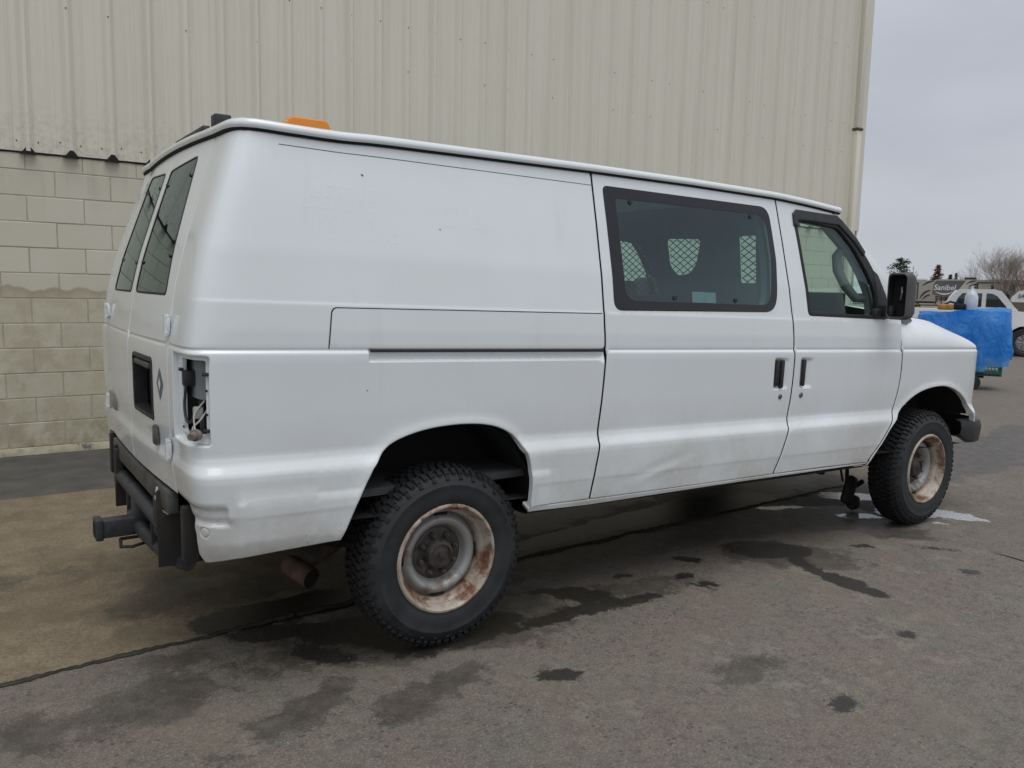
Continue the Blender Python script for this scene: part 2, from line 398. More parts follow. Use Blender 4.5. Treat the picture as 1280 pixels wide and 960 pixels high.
    for f in faces:
        a = np.cross(v[f[1]]-v[f[0]], v[f[2]]-v[f[0]]); ff.append(f if a.dot(NV[f[0]]+NV[f[1]]+NV[f[2]]) >= 0 else f[::-1])
    me = mesh(name, verts, ff, True)
    if dark:
        me.materials.append(MATS[m]); me.materials.append(MATS['seal_shade_black']); Q = np.concatenate([resample(list(d), .01, False) for d in dark])  # shade of the panel gaps is painted black onto these flange faces
        for i in range(len(F), len(ff)):
            p_ = fl_mid[i-len(F)]
            if np.min(((Q-p_)**2).sum(1)) < .014**2: me.polygons[i].material_index = 1
    me.normals_split_custom_set_from_vertices([tuple(x) for x in NV])
    return newobj(name, me, parent, m)
def skin_pt(u, h, off=0.0, side=1, cab=False):
    p_ = surf(np.array([u]), np.array([h]), off, cab)[0]; return Vector((p_[0], p_[1]*side, p_[2]))
def skin_nrm(u, h):
    e = 1e-3; a = surf(np.array([u+e, u-e, u, u]), np.array([h, h, h+e, h-e])); n = np.cross(a[0]-a[1], a[2]-a[3]); return Vector(n/np.linalg.norm(n))
def on_skin(o, u, h, off=0.0):
    """place an object built with +x along the skin, +z up, -y outwards"""
    n = skin_nrm(u, h); a = skin_pt(u+.002, h)-skin_pt(u-.002, h); x = (a-n*a.dot(n)).normalized(); y = -n; z = x.cross(y)
    p_ = skin_pt(u, h)+n*off; o.matrix_local = Matrix(((x.x, y.x, z.x, p_.x), (x.y, y.y, z.y, p_.y), (x.z, y.z, z.z, p_.z), (0, 0, 0, 1)))
    return o
def strip(name, path, prof, m, parent, side=1, closed=False):
    """sweep prof [(outward, up)] along skin path [(u,h)]"""
    rows = []
    for k, (u, h) in enumerate(path):
        p0 = skin_pt(u, h, 0, 1, True); n = skin_nrm(u, h); n = Vector((n.x, n.y, 0)).normalized()
        rows.append([p0+n*a+Vector((0, 0, c)) for a, c in prof])
    v = [Vector((p.x, p.y*side, p.z)) for r in rows for p in r]; q = len(prof); R0 = len(rows)
    f = [(i*q+j, i*q+(j+1) % q, (i+1)*q+(j+1) % q, (i+1)*q+j) for i in range(R0-1) for j in range(q)]
    f += [tuple(range(q)), tuple((R0-1)*q+j for j in range(q))[::-1]]
    return MB().add(v, f).build(name, m, parent, 40)

# ================================================================== THE VAN
van = empty('cargo_van'); tag(van, 'stripped white cargo van on rusty steel wheels parked beside the warehouse', 'van')
GUT = [(2.60, 2.008), (2.3, 2.026), (2.04, 2.036), (1.4, 2.034), (.77, 2.024), (.1, 2.008), (-.645, 1.990), (-.85, 1.990), (-.97, 1.994), (-1.10, 1.998), (-1.20, 2.0), (-1.5, 2.004), (-1.915, 2.006)]
def gut_h(u): a = np.array(GUT[::-1]); return float(np.interp(u, a[:, 0], a[:, 1]))
G2 = .0045
gapR = catmull([(.767, 2.03), (.769, 1.824), (.772, 1.579), (.777, 1.369), (.783, 1.238), (.773, 1.05), (.751, .836), (.726, .695), (.706, .560)], 4)
gapM = catmull([(2.033, 2.04), (2.051, 1.814), (2.076, 1.52), (2.106, 1.237), (2.10, 1.01), (2.073, .838), (2.021, .692), (1.972, .575)], 4)
gapF = catmull([(3.10, 1.46), (3.125, 1.40), (3.131, 1.238), (3.136, 1.076), (3.088, .881), (2.97, .721), (2.822, .565)], 4)
def sh(P, d): return [(a+d, c) for a, c in P]
archR = [tuple(p) for p in ARCH_R]
archF = [tuple(p) for p in ARCH_F]
def top_line(ua, ub, n=14, d=.010): return [(u, gut_h(u)-d) for u in np.linspace(ua, ub, n)]
# --- rear quarter panel, wrapping round the rear corner
def bx2(u, h, u0, u1, h0, h1, e): return sstep(u0-e, u0+e, u)*(1-sstep(u1-e, u1+e, u))*sstep(h0-e, h0+e, h)*(1-sstep(h1-e, h1+e, h))
def q_disp(u, h):
    d = -.014*bx2(u, h, -1.3, -.885, .648, .708, .010)                        # bumper pocket
    d = d-.009*sstep(-.86, -.80, u)*(1-sstep(.30, .5, u))*0
    d = d-.008*bx2(u, h, -2, -.84, .40, .660, .018)*(1-sstep(-.90, -.84, u))
    r = np.hypot(u+.961, h-.619); d = d-.003*np.exp(-((r-.017)/.003)**2)       # plug
    d = d+.006*sstep(-.86, -.84, u)*(1-sstep(.45, .5, u))*(sstep(.745, .725, h) if False else (1-sstep(.705, .735, h)))*(sstep(.5,.51,h))
    d = d-.010*bx2(u, h, -.35, .79, 1.196, 1.2385, .004)*1.0                   # door track recess
    return d
ex = [(a, c) for a in np.arange(-1.2, -.82, .012) for c in np.arange(.50, .74, .012)]+[(a, c) for a in np.arange(-.995, -.925, .004) for c in np.arange(.59, .65, .004)]
ex += [(a, c) for a in list(np.arange(-.38, -.32, .006))+list(np.arange(-.32, .76, .05)) for c in np.arange(1.188, 1.24, .003)]
ex += [(a, c) for a in list(np.arange(-.70, -.86, -.02))+list(np.arange(-.86, -1.04, -.008))+list(np.arange(-1.04, -1.25, -.02)) for c in HS[HS > .72]]
ex += [(a, c) for a in np.arange(-.55, .5, .015) for c in np.arange(.5, 1.0, .015)]
quarter = sh(gapR, -G2)+archR[::-1][:0]
quarter = [(u-G2, min(h, 1e9)) for u, h in gapR]
qo = top_line(-1.155, .764-G2, 24)+[(u-G2, h) for u, h in gapR[1:]][:-1]+[(.703, .572)]+[(.375, .572)]+archR[::-1][1:]+[(-.60, .532), (-.839, .519), (-.93, .508), (-.968, .500), (-1.0, .528), (-1.008, .601), (-1.030, .652), (-1.068, .690), (-1.205, .700), (-1.214, .80), (-1.214, 1.04), (-1.219, 1.22), (-1.219, 1.40), (-1.20, 1.7)]
tail_o = rect_poly(-1.140, -.911, .915, 1.216, .012)
tk = [(-.506, 1.243), (-.506, 1.385), (-.498, 1.393), (.764, 1.398)]
REDGE = [(-1.205, .700), (-1.214, .80), (-1.214, 1.04), (-1.219, 1.22), (-1.219, 1.40), (-1.20, 1.7), (-1.155, 1.99)]
qp = panel('quarter_panel', qo, [tail_o], 'van_paint', van, disp=q_disp, extra=ex, depth=.025, hole_depth=.018, dark=[gapR, REDGE])
# pocket floor of the missing tail lamp with its dark opening
pk = panel('tail_lamp_pocket', rect_poly(-1.150, -.900, .905, 1.226, .012), [rect_poly(-1.063, -.930, .950, 1.200, .008)], 'van_paint', qp, off=-.020, bevel=.003, depth=0, hole_depth=.012, ustep=.02)
tag(pk, 'empty tail lamp opening with loose wires')
cav = MB(); c0 = skin_pt(-1.0, 1.07, -.10)
cav.box((c0.x+.10, c0.y+.10, c0.z), (.004, .26, .40), R_(-40)); cav.build('cavity_wall', 'housing_black', qp)
MB().tube([skin_pt(-1.0, .93, -.08), skin_pt(-1.01, 1.19, -.075)], .013, 8).build('inner_post', 'frame_grey', qp)
def wire(pts, r, m, nm='wire'):
    P = [Vector(skin_pt(u, h, o)) for u, h, o in pts]; Q = []
    for i in range(len(P)-1):
        a, b_, c_, d_ = P[max(i-1, 0)], P[i], P[i+1], P[min(i+2, len(P)-1)]
        for k in range(5):
            t_ = k/5; Q.append(.5*((2*b_)+(c_-a)*t_+(2*a-5*b_+4*c_-d_)*t_*t_+(3*b_-a-3*c_+d_)*t_**3))
    Q.append(P[-1]); return MB().tube(Q, r, 6).build(nm, m, qp)
wire([(-1.035, 1.12, -.03), (-1.045, 1.05, -.022), (-1.03, 1.0, -.02), (-1.005, .985, -.022), (-.98, 1.01, -.03), (-.965, 1.05, -.05)], .005, 'wire_black')
wire([(-.955, 1.06, -.05), (-.97, 1.02, -.02), (-.965, .985, -.012), (-.955, .96, -.004)], .003, 'wire_white')
wire([(-.945, 1.03, -.05), (-.95, 1.0, -.02), (-.968, .975, -.008), (-.962, .955, -.004)], .003, 'wire_white')
so = MB().lathe([(0, -.02), (.012, -.02), (.014, 0), (.020, .001), (.020, .016), (.014, .018), (.012, .03), (0, .03)], (0, 0, 0), 'y', 14).build('bulb_socket', 'bulb_socket', qp); on_skin(so, -.953, .953, .008); 
MB().rbox(skin_pt(-1.04, 1.13, -.045), (.05, .05, .055), .008).build('wire_connector', 'black_plastic', qp)
MB().rbox(skin_pt(-.975, 1.02, -.04), (.03, .03, .04), .006).build('wire_connector', 'wire_white', qp)
for u, h in ((-1.075, 1.16), (-.922, 1.155), (-.922, .965)): on_skin(MB().rbox((0, 0, 0), (.022, .014, .012), .004).build('lamp_clip', 'black_plastic', qp), u, h, -.016)
for u, h in ((-.92, 1.10), (-.92, 1.02), (-1.08, .96)): on_skin(MB().lathe([(0, -.001), (.004, -.001), (.004, .003)], (0, 0, 0), 'y', 10).build('screw_hole', 'seal_shade_black', qp), u, h, -.0195)
# sliding-door rail: raised cover plate and dark track slot
tkc = panel('rail_cover', round_poly([(-.506, 1.244), (.766, 1.2435), (.7655, 1.394), (-.506, 1.388)], [.004, .004, .004, .02]), [], 'van_paint', qp, off=.0008, bevel=.002, drop=.001, depth=.004)
MB().grid([[skin_pt(u, h, .0045) for u in np.linspace(-.35, .765, 30)] for h in (1.2290, 1.2405)]).build('rail_slot', 'seal_shade_black', qp)
sm = [(-.508, 1.243), (-.508, 1.372), (-.502, 1.384), (-.49, 1.3885), (.762, 1.3975)]
panel('rail_seam', [(a-.0025, c+.0012) for a, c in sm]+[(a+.0022 if i < 3 else a, c-.0022) for i, (a, c) in reversed(list(enumerate(sm)))], [], 'seal_shade_black', qp, off=.0012, bevel=.0004, drop=0, depth=0, hs=np.array([]))
# thin pinch seam high on the quarter
panel('seam_line', [(u, 1.9425+.011*max(0, (u+.6))) for u in np.linspace(-.84, .762, 30)]+[(u, 1.9452+.011*max(0, (u+.6))) for u in np.linspace(.762, -.84, 30)], [], 'frame_grey', qp, off=.0006, bevel=.0006, drop=0, depth=0, hs=np.array([]))
# ghost of removed lettering in the paint
def ghost(txt, u0, h0, size, name='lettering_ghost', sx_=1.0):
    cu_ = bpy.data.curves.new(name, 'FONT'); cu_.body = txt; cu_.size = size; to = bpy.data.objects.new(name, cu_); me = bpy.data.meshes.new_from_object(to)
    V = np.array([v.co[:] for v in me.vertices]); P = surf(u0+V[:, 0]*sx_, h0+V[:, 1], .00025)
    for v, q in zip(me.vertices, P): v.co = q
    me.shade_smooth(); me.normals_split_custom_set_from_vertices([tuple(skin_nrm(u0+a*sx_, h0+c)) for a, c in V[:, :2]])
    bpy.data.objects.remove(to); return newobj(name, me, qp, 'paint_ghost')
ghost('BEFORE', -.70, 1.735, .135, sx_=.82); ghost('YOU DIG', -.66, 1.63, .13, sx_=.86); ghost('CALL', -.03, 1.715, .125, sx_=.8)

for u, h, s_ in ((-.395, 1.872, .0055), (-.03, 1.70, .0035), (-.36, 1.09, .003)):
    on_skin(MB().add([(-s_, 0, .3*s_), (0, 0, -.6*s_), (s_*.8, 0, -.9*s_), (s_*.9, 0, -.1*s_), (.1*s_, 0, .8*s_)], [(0, 1, 2, 3, 4)]).build('paint_chip', 'frame_grey', qp), u, h, .0012)
# --- sliding door with bonded window
def hp_disp(u0, u1, h0, h1, dp):
    return lambda u, h: -dp*bx2(u, h, u0, u1, h0, h1, .012)*(.35+.65*sstep(u1, u0, u) if False else (1-.75*sstep(u0, u1, u)))
pS = hp_disp(1.952, 2.055, 1.035, 1.185, .022); pF = hp_disp(2.168, 2.262, 1.035, 1.185, .022)
def s_disp(u, h):
    d = pS(u, h)
    x = (u-.951)/.32; c = .640+.075*x; d = d-.0028*np.exp(-((h-c-.012)/.024)**2)*np.exp(-((u-1.12)/.17)**2)+.0018*np.exp(-((h-c+.02)/.018)**2)*np.exp(-((u-1.12)/.15)**2)
    return d
so_ = top_line(.767+G2, 2.033-G2, 16)+[(u-G2, h) for u, h in gapM[1:]]+[(1.6, .572), (1.2, .571), (.706+G2, .570)]+[(u+G2, h) for u, h in gapR[::-1][1:-1]]
winO = round_poly([(.835, 1.412), (1.955, 1.432), (1.982, 1.70), (1.962, 1.978), (.822, 1.966)], [.05, .09, .03, .07, .03], 7)
BR = [c for c in HS if 1.19 < c < 1.30]
exS = [(a, c) for a in np.arange(1.92, 2.09, .008) for c in BR]+[(a, c) for a in np.arange(1.92, 2.09, .006) for c in np.arange(1.01, 1.21, .006)]+[(a, c) for a in np.arange(.85, 1.5, .03) for c in np.arange(.60, .74, .01)]
sdoor = panel('sliding_door', so_, [offset_poly(winO, .012)], 'van_paint', van, disp=s_disp, extra=exS, depth=.03, dark=[gapR, gapM, [(.7, .571), (2.0, .573)]])
winI = round_poly([(.905, 1.460), (1.905, 1.468), (1.940, 1.70), (1.928, 1.930), (.892, 1.914)], [.07, .07, .03, .08, .012], 7)
panel('window_border', winO, [winI], 'frit_band', sdoor, off=.003, bevel=.003, drop=.002, depth=.008, hole_depth=0)
panel('window_pane', offset_poly(winO, .004), [], 'glass_cargo', sdoor, off=.0015, bevel=.002, drop=0, depth=0)
for u, h in ((.98, 1.905), (1.808, 1.915), (1.212, 1.480), (1.637, 1.483)): on_skin(MB().lathe([(0, -.004), (.011, -.004), (.013, .002)], (0, 0, 0), 'y', 14).build('window_clamp', 'black_rubber', sdoor), u, h, .003)
panel('window_sticker', rect_poly(1.335, 1.50, 1.462, 1.515, .003), [], 'sticker', sdoor, off=-.002, bevel=.001, drop=0, depth=0, hs=np.array([]))
on_skin(MB().rbox((-.012, .004, 0), (.030, .022, .135), .006).rbox((.018, -.006, -.004), (.024, .020, .150), .007).build('door_handle', 'black_plastic', sdoor), 1.985, 1.112, -.006)
def keylock(u, h, par): on_skin(MB().lathe([(0, -.005), (.006, -.0055), (.0075, -.003), (.013, -.004), (.015, 0), (.015, .004)], (0, 0, 0), 'y', 16).build('key_lock', 'lock_metal', par), u, h)
keylock(2.003, .987, sdoor)

# --- front passenger door
do = top_line(2.033+G2, 2.52, 8)+[(2.615, 1.955), (2.80, 1.805), (2.93, 1.68), (3.03, 1.57), (3.085, 1.49)]+[(u-G2, h) for u, h in gapF]+[(2.822, .569), (2.4, .575), (1.972+G2, .574)]+[(u+G2, h) for u, h in gapM[::-1][1:-1]]
dwO = round_poly([(2.220, 1.418), (2.962, 1.412), (2.948, 1.56), (2.858, 1.712), (2.72, 1.868), (2.555, 1.984), (2.155, 1.986)], [.03, .02, .05, .05, .05, .05, .06], 6)
fdoor = panel('front_door', do, [offset_poly(dwO, .006)], 'van_paint', van, disp=pF, extra=[(a, c) for a in np.arange(2.14, 2.30, .008) for c in BR]+[(a, c) for a in np.arange(2.14, 2.30, .006) for c in np.arange(1.01, 1.21, .006)], depth=.03, cab=True, dark=[gapM, gapF, [(1.97, .574), (2.83, .57)]])
dwI = round_poly([(2.245, 1.440), (2.872, 1.436), (2.862, 1.56), (2.80, 1.68), (2.69, 1.815), (2.565, 1.918), (2.19, 1.935)], [.02, .02, .04, .04, .04, .04, .02], 6)
panel('window_seal', dwO, [dwI], 'black_rubber', fdoor, off=.002, bevel=.005, drop=.003, depth=.015, hole_depth=.02, cab=True)
panel('window_pane', offset_poly(dwO, .01), [], 'glass_clear', fdoor, off=-.012, bevel=.002, drop=0, depth=0, cab=True)
visor_o = [(2.158, 1.90), (2.158, 1.965), (2.19, 1.990), (2.56, 1.988), (2.60, 1.965), (2.72, 1.875), (2.79, 1.80), (2.77, 1.775), (2.69, 1.850), (2.56, 1.935), (2.2, 1.935), (2.19, 1.90)]
panel('window_visor', visor_o, [], 'black_plastic', fdoor, off=.014, bevel=.008, drop=.006, depth=.014, cab=True)
panel('quarter_trim', round_poly([(2.872, 1.425), (2.985, 1.42), (2.965, 1.55), (2.90, 1.675), (2.855, 1.70), (2.865, 1.56)], .015), [], 'black_plastic', fdoor, off=.006, bevel=.004, drop=.003, depth=.012, cab=True)
on_skin(MB().rbox((0, -.004, 0), (.024, .020, .145), .007).build('door_handle', 'black_plastic', fdoor), 2.184, 1.112, -.004)
keylock(2.178, .990, fdoor)
# wing mirror: shell open towards the rear, the glass is gone
mir = empty('side_mirror', (0, 0, 0), 0, van)
mc = Vector((2.862, -1.078, 1.482))
def mirror_shell():
    rows = []
    W_, H_ = .060, .133
    for d, s_ in ((0.004, .90), (.0, .95), (.006, 1.0), (.05, 1.02), (.085, .98), (.11, .86), (.125, .60), (.13, .25), (.131, .02)):
        rows.append([mc+Vector((d, x*s_, (z*s_)))+Vector((0, 0, 0)) for x, z in [(p[0], p[1]) for p in rect_poly(-W_, W_, -H_, H_, .028, 5)]])
    mb = MB(); n = len(rows[0]); mb.add([p for r in rows for p in r], [(i*n+k, i*n+(k+1) % n, (i+1)*n+(k+1) % n, (i+1)*n+k) for i in range(len(rows)-1) for k in range(n)]); return mb
mirror_shell().build('mirror_shell', 'grey_plastic', mir, 50)
inn = []
for d, s_ in ((.004, .90), (.03, .88), (.06, .85), (.065, .02)): inn.append([mc+Vector((d, x*s_, z*s_)) for x, z in rect_poly(-.060, .060, -.133, .133, .028, 5)])
n_ = len(inn[0]); MB().add([p for r in inn for p in r], [(i*n_+k, i*n_+(k+1) % n_, (i+1)*n_+(k+1) % n_, (i+1)*n_+k) for i in range(3) for k in range(n_)]).build('mirror_cavity', 'seal_shade_black', mir, 50)
MB().tube([mc+Vector((.05, .01, .03)), mc+Vector((.03, -.012, .05)), mc+Vector((.02, -.02, .02)), mc+Vector((.03, -.008, -.02)), mc+Vector((.05, .0, -.03))], .006, 6).build('mirror_wire', 'chrome_worn', mir)
MB().rbox(mc+Vector((.055, .075, -.09)), (.07, .09, .075), .018).rbox(mc+Vector((.04, .115, -.105)), (.15, .05, .06), .015).build('mirror_arm', 'black_plastic', mir)

# --- front wing
fo = [(3.131+G2, 1.238), (3.128+G2, 1.395), (3.118+G2, 1.432)]+[(u, float(np.interp(u, *HOODH))) for u in np.linspace(3.15, 4.20, 22)]+[(4.235, 1.20), (4.24, 1.0), (4.20, .86), (4.13, .78), (4.06, .745)]+archF[::-1][1:]+[(2.826+G2, .548)]+[(u+G2, h) for u, h in gapF[::-1][1:-2]]
exF = [(a, c) for a in np.arange(3.1, 4.24, .02) for c in list(HS[(HS > 1.2) & (HS < 1.262)])+list(np.arange(1.275, 1.45, .015))]+[(a, c) for a in np.arange(2.8, 4.24, .02) for c in np.arange(.56, 1.06, .02)]
for sd_ in (1, -1):
    fw = panel('front_wing', fo, [], 'van_paint', van, depth=.03, extra=exF, side=sd_, dark=[gapF])
# --- rocker sill
for sd_ in (1, -1):
    panel('rocker_sill', [(.372, .5695), (.372, .548), (.70, .541), (1.55, .552), (2.81, .557), (2.822, .5655), (1.972, .571), (.706, .567)], [], 'van_paint', van, off=.001, bevel=.004, depth=.05, side=sd_)
    MB().grid([[Vector((x, -sd_*y, z-.024*x)) for x in np.linspace(.38, 2.82, 12)] for y, z in ((.985, .55), (.965, .535), (.93, .53), (.5, .53))]).build('rocker_underside', 'chassis_black', van)

# --- A-pillars, windscreen, bonnet, nose
def apil(t_):
    u = 2.565+(3.33-2.565)*t_; h = 2.014+(1.445-2.012)*t_ - .03*math.sin(t_*math.pi)*0; return u, h
for sd_ in (1, -1):
    rows = []
    for t_ in np.linspace(0, .91, 14):
        u, h = apil(t_); k = .055*(1-t_*.2)
        a = skin_pt(u-.050, h-.045, -.006, sd_, True); b_ = skin_pt(u-.010, h-.006, 0, sd_, True); c_ = skin_pt(u+.025, h+.004, -.028, sd_, True); d_ = skin_pt(u+.035, h+.002, -.062, sd_, True); e_ = skin_pt(u-.01, h-.03, -.085, sd_, True)
        rows.append([a, b_, c_, d_, e_])
    MB().grid(rows).build('windscreen_pillar', 'van_paint', van, 60)
W0 = []
for t_ in np.linspace(0, 1, 12):
    u, h = apil(t_); e_ = skin_pt(u+.030, h+.002, -.05, 1, True); row = []
    for q in np.linspace(-1, 1, 17): row.append(Vector((e_.x+.16*(1-q*q)*(.5+.5*t_), e_.y*-q, e_.z-.01*(1-q*q))))
    W0.append(row)
MB().grid(W0).build('windscreen', 'glass_clear', van, True)
H0 = []
for u in np.linspace(3.16, 4.22, 20):
    e_ = skin_pt(u, float(np.interp(u, *HOODH)), -.004, 1); row = []
    k = sstep(3.1, 3.5, u)
    for q in np.linspace(-1, 1, 21):
        s_ = 1-q*q; row.append(Vector((e_.x+s_*(.16-.10*(u-3.16))*(1 if u < 3.6 else 1), -e_.y*q, e_.z+.065*s_*(1-.5*sstep(3.9, 4.22, u)))))
    H0.append(row)
MB().grid(H0).build('bonnet', 'van_paint', van, True)
MB().grid([[Vector((p.x+a, p.y*.93, p.z+c)) for p in W0[-1]] for a, c in ((-.02, -.004), (.05, -.045), (.08, -.17))]).build('cowl_panel', 'black_plastic', van)
F0 = []
for z in np.linspace(0, 1, 6):
    row = []
    for q in np.linspace(-1, 1, 21):
        tp = H0[-1][10+int(round(q*10))]; row.append(Vector((tp.x+.01-.10*z*0, tp.y*(1+.06*z), tp.z-(tp.z-.66)*z)))
    F0.append(row)
MB().grid(F0).build('nose_panel', 'grey_plastic', van, True)
gm = MB()
for z in np.linspace(.80, 1.04, 5): gm.rbox((4.34, 0, z), (.03, .95, .028), .006)
gm.build('grille', 'black_plastic', van)
for s_ in (-1, 1): MB().rbox((4.255, s_*.66, .93), (.06, .28, .20), .02, 2, R_(-s_*20)).build('headlamp_opening', 'seal_shade_black', van)
bp_ = []
for y in np.linspace(-1, 1, 25):
    xx = 4.16+.24*(1-abs(y)**3.2) if abs(y) < .98 else 4.12
    bp_.append([Vector((xx+a, y*.965, z)) for a, z in ((-.10, .66), (0, .65), (.02, .60), (0, .50), (-.10, .46))])
b1 = []; 
for s_ in (0,):
    path = [(3.945, -.955), (4.06, -.985), (4.16, -.975), (4.25, -.90), (4.33, -.70), (4.38, -.35), (4.40, 0), (4.38, .35), (4.33, .70), (4.25, .90), (4.16, .975), (4.06, .985), (3.945, .955)]
    for i, (x, y) in enumerate(path):
        a = Vector(path[min(i+1, len(path)-1)])-Vector(path[max(i-1, 0)]); n = Vector((a.y, -a.x)).normalized(); lo = .0 if 1 < i < len(path)-2 else .0
        lo = .50 if i not in (0, len(path)-1) else .56
        b1.append([Vector((x+n.x*o, y+n.y*o, z)) for o, z in ((-.05, .665), (0, .655), (.012, .61), (0, lo+.01), (-.05, lo))])
MB().grid(b1).build('front_bumper', 'black_plastic', van, 60)

# --- roof, drip rail, seal
roof_side = [(u, h) for u, h in GUT]
us_r = list(np.linspace(2.60, -.70, 30))+list(np.linspace(-.75, -1.2, 12))
R0 = []
for u in us_r:
    e_ = skin_pt(u, gut_h(u), .004, 1, True)
    R0.append((e_.x, abs(e_.y), e_.z+.008))
xr_end = R0[-1][0]
rows = []
for x, y, z in R0:
    k = min(1, max(0, (x-xr_end)/.55)); k = math.sin(k*math.pi/2); kf = min(1, max(0, (2.66-x)/.5)); kf = math.sin(kf*math.pi/2)
    rows.append([Vector((x, y*math.sin(q*math.pi/2), z+(.022+.075*(1-abs(math.sin(q*math.pi/2))**2.4))*0+(1-abs(math.sin(q*math.pi/2))**5)*.03*(.2+.8*k)*(.3+.7*kf)+(1-math.sin(q*math.pi/2)**2)*.06*k*kf)) for q in np.linspace(-1, 1, 31)])
MB().grid(rows).build('roof', 'van_roof', van, True)
MB().grid([[p+Vector((0, 0, -.035)) for p in r] for r in rows]).build('headliner', 'interior_grey', van, True)
full = [(u, gut_h(u)) for u in list(np.linspace(2.585, -.70, 34))+list(np.linspace(-.74, -1.2, 14))+list(np.linspace(-1.3, -1.915, 6))]
for sd_ in (1, -1):
    strip('drip_rail', full, [(-.006, .028), (.006, .028), (.015, .022), (.020, .012), (.0205, .003), (.016, -.004), (.010, -.004), (.0, .0)], 'van_roof' if False else 'van_paint', van, sd_)
    strip('gutter_seal', full, [(-.006, .003), (.013, -.004), (.010, -.011), (-.006, -.013)], 'seal_shade_black', van, sd_)
# header between windscreen and roof
MB().grid([[Vector((p.x+.0, p.y, p.z+.006)) for p in W0[0]], [Vector((2.60-.03, p.y, gut_h(2.6)-.024*2.6+.012+.03*(1-(p.y/.9)**2))) for p in W0[0]]]).build('roof_header', 'van_paint', van, True)
# amber beacon and rear roof lamp box
bcn = MB(); cx, cy, cz = 0.0, 0.0, 0.0
pr = [(-.165, 0), (-.12, .055), (-.10, .068), (.10, .068), (.13, .058), (.155, 0)]
for q in [0]:
    rows2 = []
    for yy, s_ in ((-.085, .86), (-.075, .97), (-.03, 1), (.03, 1), (.075, .97), (.085, .86)): rows2.append([Vector((x*(.9+.1*s_), yy, z*s_)) for x, z in pr])
    bcn.grid(rows2); bcn.add(rows2[0], [tuple(range(6))]); bcn.add(rows2[-1], [tuple(range(6))[::-1]])
bo = bcn.build('amber_beacon', 'amber_lens', van, 30); bo.location = (-.365, -.35, 2.096); bo.scale = (.66, .8, .85)
MB().rbox((0, 0, -.01), (.30, .15, .02), .006).build('beacon_base', 'black_plastic', bo)
rb = MB().rbox((0, 0, 0), (.062, .060, .05), .006).build('roof_lamp_box', 'black_plastic', van); rb.location = (-.735, -.50, 2.076)
MB().rbox((-.045, .26, -.022), (.03, .46, .018), .006).build('lamp_bar', 'frame_grey', rb)
